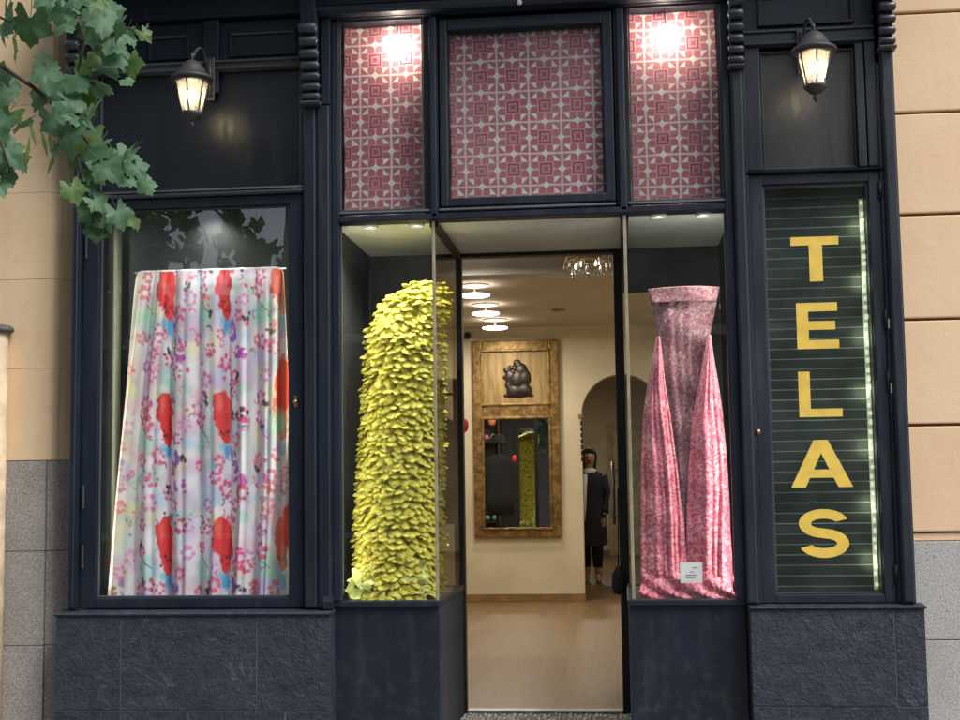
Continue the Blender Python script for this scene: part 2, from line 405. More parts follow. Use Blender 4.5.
# vestibule step with pebble mosaic
vf = box('vestibule_floor', -.99, .04, -.02, 1.12, GZ-.008, -.016, simple('step_cement', (.16, .15, .14), .9), bev=0, kind='structure')
bm = bmesh.new()
for i in range(34):
    for j in range(40):
        x = -.975+i*.0305+random.uniform(-.006, .006); y = -.01+j*.0285+random.uniform(-.006, .006)
        r = random.uniform(.010, .016); h = random.uniform(.004, .012); n = 6; a0 = random.random()*6
        top = bm.verts.new((x, y, -.016+h)); ring = [bm.verts.new((x+r*random.uniform(.8, 1.15)*math.cos(a0+k*PI/3), y+r*random.uniform(.8, 1.15)*math.sin(a0+k*PI/3), -.0165)) for k in range(n)]
        for k in range(n):
            f = bm.faces.new((top, ring[k], ring[(k+1) % n])); f.material_index = (i*7+j*13+int(random.random()*3)) % 3
link('pebble_mosaic', mesh(bm, True), [simple('pebble_white', (.62, .60, .56), .6), simple('pebble_grey', (.22, .21, .20), .6), simple('pebble_brown', (.12, .09, .07), .6)], vf, kind='stuff')

# ================================================================== STUCCO WALLS
def wall_block(name, x0, x1, z0, z1, mat, parent, y0=.12, depth=.2, bev=.006, rz=0):
    return box(name, x0, x1, y0+rz, y0+depth, z0, z1, mat, parent, bev)
rw = thing('building_wall', 'peach stuccoed building wall with granite base at the right of the shop', 'wall', (3, .2, GZ))
box('wall_core', 1.42, 4.6, .17, .55, GZ, 5.4, simple('groove_shadow_stucco', (.46, .28, .15), .9), rw, 0)
zs = [1.056, 1.096, 1.665, 2.23, 2.798, 3.357, 3.912, 4.47, 5.03]
for i in range(1, len(zs)-1):
    for (xa, xb) in ((1.43, 2.9), (2.912, 4.5)):
        wall_block('stucco_block', xa, xb, zs[i]+.008, zs[i+1]-.008, STUC_R, rw, .12, .06, .007)
wall_block('stucco_band', 1.43, 4.5, 1.056, 1.094, STUC_R, rw, .135, .06, .004)
for (xa, xb) in ((1.43, 2.35), (2.354, 3.4), (3.404, 4.5)):
    for (za, zb) in ((GZ, .54), (.544, 1.052)): wall_block('granite_block', xa, xb, za, zb, GRAN_R, rw, .10, .09, .004)
lw = thing('building_wall', 'ochre stuccoed building wall with grey granite base at the left of the shop', 'wall', (-4, .2, GZ))
box('wall_core', -5.6, -3.0, .26, .6, GZ, 5.4, simple('groove_ochre_stucco', (.50, .36, .21), .9), lw, 0)
zz = [1.555, 2.08, 2.594, 3.10, 3.62, 4.14, 4.7]
for i in range(len(zz)-1):
    g = .0012
    prof('stucco_block', [(-3.232, .12), (-4.6, .12), (-4.6, .25), (-2.96, .25), (-2.96, .245), (-3.06, .235), (-3.12, .215), (-3.18, .17), (-3.21, .135)], zz[i]+g, zz[i+1]-g, STUC_L, lw, 'z')
    prof('stucco_block', [(-4.602, .12), (-5.6, .12), (-5.6, .25), (-4.602, .25)], zz[i]+g, zz[i+1]-g, STUC_L, lw, 'z')
for i, (za, zb) in enumerate(((GZ, .52), (.524, 1.043), (1.047, 1.552))):
    prof('granite_block', [(-3.235, .11), (-4.2+.3*(i % 2), .11), (-4.2+.3*(i % 2), .255), (-3.235, .255)], za, zb, GRAN_L, lw, 'z')
    prof('granite_block', [(-3.231, .125), (-3.231, .255), (-2.96, .255), (-2.96, .245), (-3.06, .235), (-3.14, .20), (-3.2, .15)], za, zb, GRAN_L, lw, 'z')
    prof('granite_block', [(-4.204+.3*(i % 2), .11), (-5.6, .11), (-5.6, .255), (-4.204+.3*(i % 2), .255)], za, zb, GRAN_L, lw, 'z')
dp = thing('drainpipe', 'cream painted drainpipe with a dark cap against the left wall', 'drainpipe', (-3.47, .06, GZ))
tube('pipe', [(-3.50, .055, GZ), (-3.50, .055, 2.30)], .052, simple('cream_pipe_paint', (.66, .52, .36), .6), dp, 16)
lathe('cap', (-3.485, .055, 2.295), [(.066, -.010), (.070, 0), (.066, .014), (.05, .026), (.02, .032), (0, .033)], simple('weathered_cap', (.10, .09, .085), .6), dp)

# ================================================================== SHOPFRONT
sf = thing('shopfront', 'dark navy painted wooden shopfront with slate base, pilasters and display windows', 'shopfront', (-.77, .1, GZ))
XL, XR = -3.03, 1.497
# backing carcass (behind the lower bays) and upper fascia
boxes('carcass', [(-3.02, -1.60, .20, .26, .60, 4.6), (.66, 1.42, .20, .26, .60, 4.6)], BLACKP, sf, 0)
box('fascia', -3.02, 1.49, -.03, .20, 4.03, 4.9, PAINT, sf, .004)
prof('cornice', [(-.03, 3.99), (-.085, 3.995), (-.10, 4.01), (-.10, 4.035), (-.06, 4.05), (-.03, 4.07)], -1.62, .635, PAINT, sf)
prof('cornice', [(-.33, 4.27), (-.36, 4.29), (-.36, 4.34), (-.30, 4.38), (-.03, 4.40), (-.03, 4.22), (-.2, 4.23)], -3.12, 1.58, PAINT, sf)
lathe('knob', (-.49, -.10, 4.00), [(0, -.012), (.012, -.008), (.016, .004), (.010, .014), (0, .016)], simple('white_knob', (.8, .8, .75), .4), sf, 12)
# slate plinths
def slabs(xs, z0, z1, y=-.10):
    for a, b in zip(xs[:-1], xs[1:]):
        j = random.uniform(0, .004)
        box('slate_slab', a+.0035, b-.0035, y+j, y+.12, z0, z1, SLATE, sf, .003)
box('mortar_bed', -3.068, -1.56, -.094, .2, GZ-.01, .70, MORTAR, sf, 0)
box('mortar_bed', .652, 1.518, -.094, .2, GZ-.01, .72, MORTAR, sf, 0)
slabs([-3.074, -2.704, -1.953, -1.55], .203, .702)
slabs([-3.074, -2.33, -1.80, -1.55], GZ-.008, .196)
slabs([.644, 1.372, 1.525], .235, .722)
slabs([.644, .83, 1.525], GZ-.008, .229)
prof('slate_cap', [(-.108, .703), (-.112, .712), (-.104, .720), (.02, .728), (.02, .703)], -3.08, -1.55, SLATE, sf)
prof('slate_cap', [(-.108, .723), (-.112, .73), (-.104, .737), (.02, .744), (.02, .723)], .644, 1.529, SLATE, sf)

def pilaster(x0, x1, z0, z1, y=-.06, flutes=2, PAINT=PAINT):
    """vertical pilaster with a raised centre and rounded arrises"""
    p = box('pilaster', x0, x1, y+.014, .2, z0, z1, PAINT, sf, .004)
    w = (x1-x0)/(flutes)
    for i in range(flutes):
        a = x0+i*w+.008; b = x0+(i+1)*w-.008
        pts = [(a, y+.0139), (a, y+.004), (a+.006, y), (b-.006, y), (b, y+.004), (b, y+.0139)]
        prof('fillet', pts, z0+.012, z1-.012, PAINT, p, 'z')
    return p
pilaster(-1.712, -1.556, .731, 3.50, -.05, 2)
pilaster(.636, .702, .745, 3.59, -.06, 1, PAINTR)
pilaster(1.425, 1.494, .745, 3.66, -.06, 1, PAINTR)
pilaster(-3.03, -2.985, .731, 3.46, -.06, 1)
prof('base_block', [(-.066, .73), (-.07, .77), (-.06, .80), (.0, .80), (.0, .73)], -1.60, -1.55, PAINT, sf)

def corbel(x0, x1, zb, zt, reach=.16):
    f_ = lambda k: -.070-reach*k**1.25
    pr_ = [(-.04, zb)]+[(f_(k/8)+.012, zb+(zt-zb)*k/8) for k in range(9)]+[(.1, zt), (.1, zb)]
    c = prof('corbel', pr_, x0+.007, x1-.007, PAINT, sf)
    n = 7; z = zb+.035
    for i in range(n):
        k = (z-zb)/(zt-zb)
        if k > 1: break
        r = .020+.016*k; y = f_(k)-.002
        bm = bmesh.new(); addtube(bm, [(x0-.004, y, z), (x0+.004, y, z), (x1-.004, y, z), (x1+.004, y, z)], [r*.75, r, r, r*.75], 16)
        link('scroll', mesh(bm, True), SCROLLP, c)
        bm = bmesh.new(); addtube(bm, [(x1+.003, y, z), (x1+.008, y, z)], [r*.45, r*.3], 12); link('scroll_eye', mesh(bm, True), SCROLLP, c)
        z += r*2.55
    prof('corbel_foot', [(-.10, zb-.012), (-.112, zb-.004), (-.10, zb+.006), (.0, zb+.006), (.0, zb-.012)], x0-.006, x1+.006, BEAD, c)
SCROLLP = paint_mat('scroll_paint', (.035, .042, .052), .26, 1)
corbel(-1.705, -1.612, 3.50, 4.22); corbel(.632, .706, 3.60, 4.22); corbel(1.42, 1.498, 3.665, 4.22); corbel(-3.045, -2.97, 3.47, 4.22)
box('pilaster_strip', -1.61, -1.556, -.045, .2, 3.50, 4.02, PAINT, sf, .004)

def bead(x0, x1, z0, z1, y, parent, mat=BEAD, w=.010):
    """a thin proud moulding running round a rectangle: four pieces butted"""
    bx = [(x0, x1, y, y+w, z0, z0+w), (x0, x1, y, y+w, z1-w, z1), (x0, x0+w, y, y+w, z0+w, z1-w), (x1-w, x1, y, y+w, z0+w, z1-w)]
    return boxes('bead', bx, mat, parent, .003)

def frame_window(name, x0, x1, z0, z1, gx0, gx1, gz0, gz1, yf, yb, label, mat=PAINT, glass=GLASS, beadmat=BEAD):
    w = box(name, x0, gx0, yf, yb, z0, z1, mat, sf, .005, label)       # left stile is the window's own mesh
    box('stile', gx1, x1, yf, yb, z0, z1, mat, w, .005)
    box('rail', gx0+.0005, gx1-.0005, yf+.001, yb, z0, gz0, mat, w, .005)
    box('rail', gx0+.0005, gx1-.0005, yf+.001, yb, gz1, z1, mat, w, .005)
    ym = yf+.018
    for (a, b, c, d, rot) in ((gx0, gx1, gz0, gz1, 0),):
        bead(a+.0008, b-.0008, c+.0008, d-.0008, ym, w, beadmat, .011)
    box('pane', gx0+.001, gx1-.001, ym+.013, ym+.0135, gz0+.001, gz1-.001, glass, w, 0)
    return w
# ---- left bay
wl = frame_window('display_window', -2.983, -1.722, .733, 3.008, -2.888, -1.797, .79, 2.952, -.006, .06, 'tall left display window with navy frame')
for z in (2.68, 1.28, .95): box('hinge', -2.967, -2.957, -.018, -.006, z, z+.13, BEAD, wl, .003)
box('keyhole_plate', -1.772, -1.752, -.012, -.006, 1.82, 1.88, BRASS, wl, .002); lathe('knob', (-1.762, -.02, 1.85), [(0, -.011), (.010, -.008), (.012, 0), (.010, .008), (0, .011)], BRASS, wl, 12)
prof('moulding', [(-.022, 3.012), (-.036, 3.018), (-.038, 3.026), (-.02, 3.034), (-.03, 3.04), (-.026, 3.052), (.03, 3.052), (.03, 3.012)], -2.983, -1.714, BEAD, sf)
box('panel', -2.90, -1.732, .030, .05, 3.056, 3.726, PANELP, sf, 0, 'wide flat navy panel behind the left lantern')
boxes('panel_edge', [(-2.90, -2.888, .012, .03, 3.054, 3.726), (-1.744, -1.732, .012, .03, 3.054, 3.726)], BEAD, sf, .003)
boxes('panel_stile', [(-2.983, -2.902, -.012, .2, 3.054, 4.02), (-1.730, -1.714, -.012, .2, 3.054, 4.02)], PAINT, sf, .003)
prof('moulding', [(-.01, 3.728), (-.03, 3.732), (-.034, 3.742), (-.014, 3.750), (-.014, 3.765), (-.03, 3.772), (-.028, 3.782), (.03, 3.784), (.03, 3.728)], -2.90, -1.732, BEAD, sf)
box('panel', -2.90, -1.732, .02, .05, 3.786, 4.02, PAINT, sf, 0)
for a, b in ((-2.62, -2.38), (-2.15, -1.76)):
    bead(a, b, 3.81, 3.965, .004, sf, PAINT, .016)
boxes('panel_rail', [(-2.62, -2.38, .006, .019, 3.935, 3.95), (-2.15, -1.76, .006, .019, 3.935, 3.95)], BEAD, sf, .003)
box('lantern_board', -2.29, -2.20, -.02, .019, 3.60, 4.02, PAINT, sf, .005)
# inside of the left window: dark back, reveals, sill board
lb = box('window_back', -2.96, -1.724, .185, .198, .733, 3.0, DARKIN, sf, 0)
box('window_shelf', -2.96, -1.724, .062, .184, .735, .789, PAINT, sf, 0)
t = NT('dim_strip'); t.fin(t.mix(t.noise(9,5,.7,t.vscale(t.pos(),(3,3,.5))), (.07, .07, .045), (.20, .195, .125)), .5); t.set(t.b.inputs['Emission Color'], (.9, .88, .6, 1)); t.b.inputs['Emission Strength'].default_value = .015; STRIPM = t.m
tube('light_tube', [(-2.845, .160, .80), (-2.845, .160, 2.90)], .023, STRIPM, sf, 10, label='pale vertical light tube at the side of the left window')
boxes('strip_bracket', [(-2.860, -2.830, .17, .185, z, z+.012) for z in (.9, 1.4, 1.9, 2.4, 2.75)], BLACKP, sf, 0)
# ---- right bay
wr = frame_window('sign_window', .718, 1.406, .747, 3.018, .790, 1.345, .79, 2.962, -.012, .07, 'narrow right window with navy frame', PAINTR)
for z in (2.86, 2.17, 1.85, .84): tube('hinge', [(1.404, -.022, z), (1.404, -.022, z+.10)], .009, BLACKP, wr, 8)
for z in (2.17, 1.83): box('hinge_scar', 1.413, 1.421, -.032, -.026, z, z+.05, WHITEC, wr, 0)
lathe('knob', (.724, -.03, 1.64), [(0, -.016), (.012, -.010), (.014, 0), (.012, .010), (0, .014)], BRASS, wr, 12)
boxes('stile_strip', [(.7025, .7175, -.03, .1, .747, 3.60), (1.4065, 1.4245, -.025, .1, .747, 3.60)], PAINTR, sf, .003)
prof('moulding', [(-.02, 3.0185), (-.04, 3.021), (-.042, 3.030), (-.02, 3.036), (.02, 3.040), (.02, 3.0185)], .703, 1.424, BLACKP, sf)
box('panel', .80, 1.30, .034, .05, 3.042, 3.70, paint_mat('sheen_panel_paint', (.034, .037, .041), .34, .3), sf, 0, 'flat panel greyed with painted-in sheen behind the right lantern')  # panel made paler: sky sheen put into its colour
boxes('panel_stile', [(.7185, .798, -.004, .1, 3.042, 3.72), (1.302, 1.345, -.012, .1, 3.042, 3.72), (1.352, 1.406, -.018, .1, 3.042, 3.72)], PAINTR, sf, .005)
bead(.80, 1.30, 3.043, 3.70, .014, sf, PAINT, .012)
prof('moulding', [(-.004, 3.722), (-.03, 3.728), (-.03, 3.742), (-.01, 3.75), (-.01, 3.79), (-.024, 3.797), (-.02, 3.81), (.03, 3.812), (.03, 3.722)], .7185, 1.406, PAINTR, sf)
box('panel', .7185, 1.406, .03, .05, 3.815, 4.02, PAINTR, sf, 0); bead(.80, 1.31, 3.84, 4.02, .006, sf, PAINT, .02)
# slatted back of the sign window
slat = simple('slat_grey_green', (.075, .088, .082), .34, .2)
sb = box('slat_back', .72, 1.405, .160, .19, .75, 3.0, simple('slat_backing', (.60, .66, .56), .5), sf, 0)
bmS = bmesh.new(); addbox(bmS, .725, 1.400, .1572, .1598, 0, .0495, .0006); sme = mesh(bmS); sme.materials.append(slat)
for i in range(40):
    link('slat', sme, None, sb, (0, random.uniform(-.001, .001), 0.768+i*.0552))
boxes('window_reveal', [(.72, .788, .071, .155, .79, 2.96), (1.347, 1.404, .071, .155, .79, 2.96)], PAINT, sf, 0)
LEDM = emis('led_white', (.92, 1., .60), .36); LEDW = emis('led_dim', (.9, 1., .75), .3)
ls = thing('light_strip', 'vertical strip of small lit bulbs inside the right edge of the lettered window', 'light strip', (1.328, .13, .8))
box('channel', 1.320, 1.3435, .147, .156, .80, 2.90, emis('led_base', (.80, .95, .45), .06), ls, 0)
bmS = bmesh.new(); addbox(bmS, -.011, .011, -.006, .006, -.014, .014, .005); lme = mesh(bmS, True); lme.materials.append(LEDM)
for i in range(44):
    o = link('bulb', lme, None, ls, (1.332+random.uniform(-.004, .004), .139, .83+i*.0475+random.uniform(-.006, .006))); o.scale = (random.uniform(.5, .9), 1, random.uniform(.6, 1.1))
ls2 = thing('light_strip', 'faint thin light strip inside the left edge of the lettered window', 'light strip', (.80, .13, .8))
box('channel', .802, .806, .146, .156, .80, 2.75, STEEL, ls2, 0)
box('diffuser', .7925, .7995, .138, .1455, .80, 2.70, LEDW, ls2, 0)
for i in range(7):
    l = bpy.data.lights.new('strip_light', 'POINT'); l.energy = .34; l.color = (.92, 1, .66); l.shadow_soft_size = .09
    o = bpy.data.objects.new('strip_light', l); COL.objects.link(o); o.location = (1.318, .125, .95+i*.3); adopt(o, ls)

# ---- TELAS lettering
sg = thing('shop_lettering', 'yellow capital letters TELAS fixed down the narrow right window', 'sign', (1.05, 0, .98))
LETTERS = {
 'T': ([[(0, 1), (1, 1), (1, .81), (.655, .81), (.655, 0), (.375, 0), (.375, .81), (0, .81)]], .928, 1.178, 2.432, 2.672),
 'E': ([[(0, 0), (0, 1), (1, 1), (1, .81), (.29, .81), (.29, .60), (.94, .60), (.94, .41), (.29, .41), (.29, .19), (1.02, .19), (1.02, 0)]], .945, 1.158, 2.073, 2.318),
 'L': ([[(0, 0), (0, 1), (.27, 1), (.27, .18), (1, .18), (1, 0)]], .943, 1.166, 1.713, 1.953),
 'A': (None, .888, 1.206, 1.345, 1.592), 'S': (None, .922, 1.172, .978, 1.232)}
def letter(ch):
    pts, x0, x1, z0, z1 = LETTERS[ch]; bm = bmesh.new(); ya, yb = -.010, .006
    w, h = x1-x0, z1-z0
    def poly(P, closed_holes=None):
        A = [bm.verts.new((x0+a*w, ya, z0+b*h)) for a, b in P]; B = [bm.verts.new((x0+a*w, yb, z0+b*h)) for a, b in P]
        n = len(P)
        f = bm.faces.new(A); f.material_index = 0; bm.faces.new(B[::-1]).material_index = 1
        for i in range(n): bm.faces.new((A[i], A[(i+1) % n], B[(i+1) % n], B[i])).material_index = 1
    def strip(L, R):
        VA = [[bm.verts.new((x0+p[0]*w, y, z0+p[1]*h)) for p in S] for S in (L, R) for y in (ya, yb)]
        La, Lb, Ra, Rb = VA
        for i in range(len(L)-1):
            bm.faces.new((La[i], La[i+1], Ra[i+1], Ra[i])).material_index = 0
            bm.faces.new((Lb[i], Rb[i], Rb[i+1], Lb[i+1])).material_index = 1
            bm.faces.new((La[i], Lb[i], Lb[i+1], La[i+1])).material_index = 1
            bm.faces.new((Ra[i], Ra[i+1], Rb[i+1], Rb[i])).material_index = 1
        for k in (0, -1): bm.faces.new((La[k], Ra[k], Rb[k], Lb[k])).material_index = 1
    if pts:
        for P in pts: poly(P)
    elif ch == 'A':
        # outer outline joined to the counter by a slit-free strip of quads
        O = [(0, 0), (.385, 1), (.615, 1), (1, 0), (.765, 0), (.69, .20), (.31, .20), (.235, 0)]
        I = [(.375, .375), (.5, .72), (.625, .375)]
        quads = [[(0, 0), (.385, 1), (.5, 1), (.5, .72), (.375, .375), (.31, .20), (.235, 0)], [(.5, 1), (.615, 1), (1, 0), (.765, 0), (.69, .20), (.625, .375), (.5, .72)], [(.31, .20), (.375, .375), (.625, .375), (.69, .20)]]
        for P in quads:
            f = bm.faces.new([bm.verts.new((x0+a*w, ya, z0+b*h)) for a, b in P]); f.material_index = 0
            f = bm.faces.new([bm.verts.new((x0+a*w, yb, z0+b*h)) for a, b in P][::-1]); f.material_index = 1
        for loop in (O, I):
            n = len(loop)
            for i in range(n):
                a, b = loop[i], loop[(i+1) % n]
                f = bm.faces.new([bm.verts.new((x0+p[0]*w, y, z0+p[1]*h)) for p, y in ((a, ya), (b, ya), (b, yb), (a, yb))]); f.material_index = 1
        bmesh.ops.remove_doubles(bm, verts=bm.verts, dist=1e-5)
    else:
        L, R = [], []
        def arc(cz, a0, a1, n, sgn):
            for i in range(n+1):
                a = math.radians(a0+(a1-a0)*i/n); cx_, cz_ = .5+.385*math.cos(a), cz+.197*math.sin(a)
                nx, nz = math.cos(a), math.sin(a); k = math.hypot(nx, nz)
                ox, oz = .125*nx*sgn, .098*nz*sgn
                L.append((cx_+ox, cz_+oz)); R.append((cx_-ox, cz_-oz))
        arc(.703, 18, 262, 22, 1); n1 = len(L)
        arc(.297, 82, -162, 22, -1)
        # smooth join
        strip(L, R)
    bm.normal_update(); bmesh.ops.triangulate(bm, faces=[f for f in bm.faces if len(f.verts) > 4])
    o = link('letter', mesh(bm), [GOLDP, BLACKP], sg, label='yellow letter '+ch)
for ch in 'TELAS': letter(ch)

# ---- centre bay ----------------------------------------------------
Z_S, Z_T = .770, 2.83
sills = []
def stall(x0, x1, side):
    s = box('stall_riser', x0, x1, .012, .03, GZ-.008, .735, PAINT, sf, .002, label='plain navy panel below the %s glass' % side)
    return s
stall(-1.554, -.985, 'left'); stall(.028, .634, 'right')
MATTP = paint_mat('matt_navy_paint', (.014, .018, .026), .75, .4)
box('stall_side', -1.0, -.984, .0305, 1.12, GZ-.008, .735, MATTP, sf, 0); box('stall_side', .028, .044, .0305, 1.12, GZ-.008, .735, PAINT, sf, 0)
for x0, x1 in ((-1.554, -.978), (.020, .634)):
    s = box('window_sill', x0, x1, -.014, .06, .737, .768, PAINT, sf, .006)
    box('display_floor', x0+.02, x1-.02, .061, 1.10, .70, .755, WOODD, sf, 0)
box('window_sill', -1.018, -.978, .0605, 1.15, .737, .768, PAINT, sf, .006); box('window_sill', .020, .060, .0605, 1.15, .737, .768, PAINT, sf, .006)
# left frame upright of the glass
box('glass_upright', -1.5555, -1.512, -.022, .06, .769, 3.98, PAINT, sf, .006)
box('glass_upright', .590, .6355, -.022, .06, .769, 3.98, PAINT, sf, .006)
boxes('bead', [(-1.5115, -1.503, -.004, .01, .80, 2.82), (.5815, .5895, -.004, .01, .80, 2.82)], BEAD, sf, .002)
def pane(x0, x1, y0, y1, z0, z1, mat, label=None): return box('glass_pane', x0, x1, y0, y1, z0, z1, mat, sf, 0, label)
pane(-1.511, -.998, .012, .0125, .769, 2.828, GLASS, 'tall glass pane in front of the yellow-green petals')
pane(.062, .589, .012, .0125, .769, 2.828, GLASS, 'tall glass pane in front of the pink drape')
pane(-.9905, -.990, .014, 1.11, .769, 2.80, GLASS2, 'side glass pane of the entrance, left')
pane(.0485, .049, .014, 1.11, .769, 2.80, GLASS2, 'side glass pane of the entrance, right')
box('corner_bead', -1.0, -.984, -.004, .0115, .769, 2.828, BEADGOLD, sf, .002); box('corner_bead', .044, .061, -.004, .0115, .769, 2.828, BEADGOLD, sf, .002)
# transom rail and mullions
prof('transom', [(-.022, 2.832), (-.03, 2.838), (-.03, 2.866), (-.012, 2.870), (.08, 2.874), (.08, 2.832)], -1.511, .589, PAINT, sf)
for x0, x1 in ((-1.5115, -1.006), (-.955, .008), (.078, .589)):
    prof('sill_bead', [(-.016, 2.876), (-.022, 2.882), (-.016, 2.894), (.004, 2.896), (.004, 2.876)], x0, x1, BEAD, sf)
box('mullion', -1.040, -.958, .0, .09, 2.876, 3.98, BLACKP, sf, .004); box('mullion', -1.002, -.962, -.03, -.001, 2.84, 3.98, PAINT, sf, .010)
box('mullion', .016, .094, .0, .09, 2.876, 3.98, BLACKP, sf, .004); box('mullion', .030, .072, -.03, -.001, 2.84, 3.98, PAINT, sf, .010)
cs = boxes('hopper_sash', [(-.950, -.905, -.010, .045, 2.905, 3.965), (-.046, .008, -.010, .045, 2.905, 3.965), (-.9048, -.0462, -.009, .045, 2.905, 2.952), (-.9048, -.0462, -.009, .045, 3.897, 3.965)], PAINT, sf, .007, label='centre top window sash')
box('lintel', -1.5555, .6355, -.028, .16, 3.985, 4.03, PAINT, sf, .006)
pane(-1.511, -1.041, .020, .0205, 2.897, 3.984, GLASS); pane(.095, .589, .020, .0205, 2.897, 3.984, GLASS); pane(-.9045, -.0465, .018, .0185, 2.953, 3.896, GLASS)
for x0, x1 in ((-1.514, -1.041), (.096, .589)): bead(x0+.001, x1, 2.897, 3.984, .001, sf, BEAD, .009)
# loft behind transom lights, display ceiling, back
box('display_ceiling', -1.555, .634, .09, 1.145, 2.835, 2.87, WHITEC, sf, 0)
boxes('loft_back', [(-1.555, .634, .42, .44, 2.871, 4.02), (-1.555, -1.545, .09, .42, 2.871, 4.02), (.625, .634, .09, .42, 2.871, 4.02), (-1.545, .625, .09, .42, 3.99, 4.02)], simple('loft_board', (.35, .30, .27), .8), sf, 0)
boxes('loft_divider', [(-1.03, -1.01, .091, .42, 2.872, 3.985), (.055, .075, .091, .42, 2.872, 3.985)], simple('loft_div', (.35, .30, .27), .8), sf, 0)
# rear door posts and head
box('door_post', -1.035, -.972, 1.118, 1.20, GZ, 2.808, BLACKP, sf, .006); box('door_post', -.018, .040, 1.118, 1.20, GZ, 2.808, BLACKP, sf, .006)
box('door_head', -1.555, .634, 1.118, 1.20, 2.81, 2.860, BLACKP, sf, .006)
for x in (-.994, .052): box('soffit_rail', x-.022, x+.022, .03, 1.117, 2.800, 2.8345, BLACKP, sf, .004)
box('display_back', -1.555, -1.30, 1.13, 1.16, .70, 2.81, DARKIN, sf, 0); box('shade_strip', -1.2995, -1.036, 1.13, 1.15, 2.56, 2.808, DARKIN, sf, 0); box('shade_strip', .041, .2595, 1.13, 1.15, 2.56, 2.808, DARKIN, sf, 0)  # shade strips: dark sheets added to imitate shade under the shop ceiling
box('display_back', .26, .634, 1.13, 1.16, .70, 2.81, DARKIN, sf, 0); box('display_back', .041, .26, 1.13, 1.16, GZ, .76, DARKIN, sf, 0)
box('display_back', -1.50, -1.036, 1.13, 1.16, GZ, .76, DARKIN, sf, 0)
boxes('display_side', [(-1.598, -1.5575, .201, 1.16, GZ, 4.02), (.6365, .66, .201, 1.16, GZ, 4.02)], DARKIN, sf, 0)
# ajar door leaf folded against the right side, edge-on
dl = box('door', -.010, .026, 1.205, 1.99, .03, 2.79, BLACKP, sf, .004, label='open door leaf seen edge-on')
boxes('handle', [(-.05, -.012, 1.90, 1.92, 1.15, 1.17), (-.05, -.012, 1.90, 1.92, 1.45, 1.47)], STEEL, dl); tube('handle_bar', [(-.052, 1.91, 1.10), (-.052, 1.91, 1.52)], .012, STEEL, dl)
# shop sill / threshold
box('threshold', -.97, -.02, 1.12, 1.20, -.02, .004, STEEL, sf, .002)

# tile-print fabric panels
def tile_panel(x0, x1, z0, z1, y, ox, oz, label):
    nx, nz = 60, 90; s, t_ = np.meshgrid(np.linspace(0, 1, nx), np.linspace(0, 1, nz))
    wob = .004*np.sin(9*t_+1)+.003*np.sin(5*t_*s*6); X = x0+(x1-x0)*s+(.5-s)*wob; Z = z1+(z0-z1)*t_+.006*(s-.5)*np.sin(7*s)
    Yv = y+.006*np.sin(5*s+3*t_)+.004*np.sin(11*t_+8*s)
    o = link('fabric_panel', grid_mesh(X, Yv, Z), tileprint_mat(ox, oz))
    sm = o.modifiers.new('thick', 'SOLIDIFY'); sm.thickness = .002
    return tag(o, label, 'fabric panel', 'tile-print fabric panels in the top windows')
tile_panel(-1.514, -1.040, 2.885, 3.988, .125, -1.42, 2.99, 'narrow red and white tile-print fabric panel lit from above, top left window')
tile_panel(-.902, -.052, 2.956, 3.893, .060, -.815, 3.02, 'wide square red and white tile-print fabric panel over the doorway')
tile_panel(.092, .582, 2.885, 3.988, .125, .185, 3.00, 'narrow red and white tile-print fabric panel lit from above, top right window')
def spot_fix(x, z, e):
    t_ = thing('spotlight', 'small lit spotlight at the top of the %s tile-print panel' % ('left' if x < -1 else 'right'), 'spotlight', (x, .04, z))
    lathe('bulb', (x, .048, z), [(0, -.012), (.010, -.008), (.013, 0), (.009, .010), (0, .012)], emis('spot_bulb', (1, .88, .65), 25), t_, 12)
    tube('holder', [(x, .048, z+.010), (x, .048, 3.984)], .004, STEEL, t_)
    l = bpy.data.lights.new('spot_glow', 'POINT'); l.energy = e; l.color = (1, .90, .72); l.shadow_soft_size = .015
    o = bpy.data.objects.new('spot_glow', l); COL.objects.link(o); o.location = (x, .040, z-.025); adopt(o, t_)
spot_fix(-1.19, 3.885, 3.2); spot_fix(.30, 3.875, 3.2)

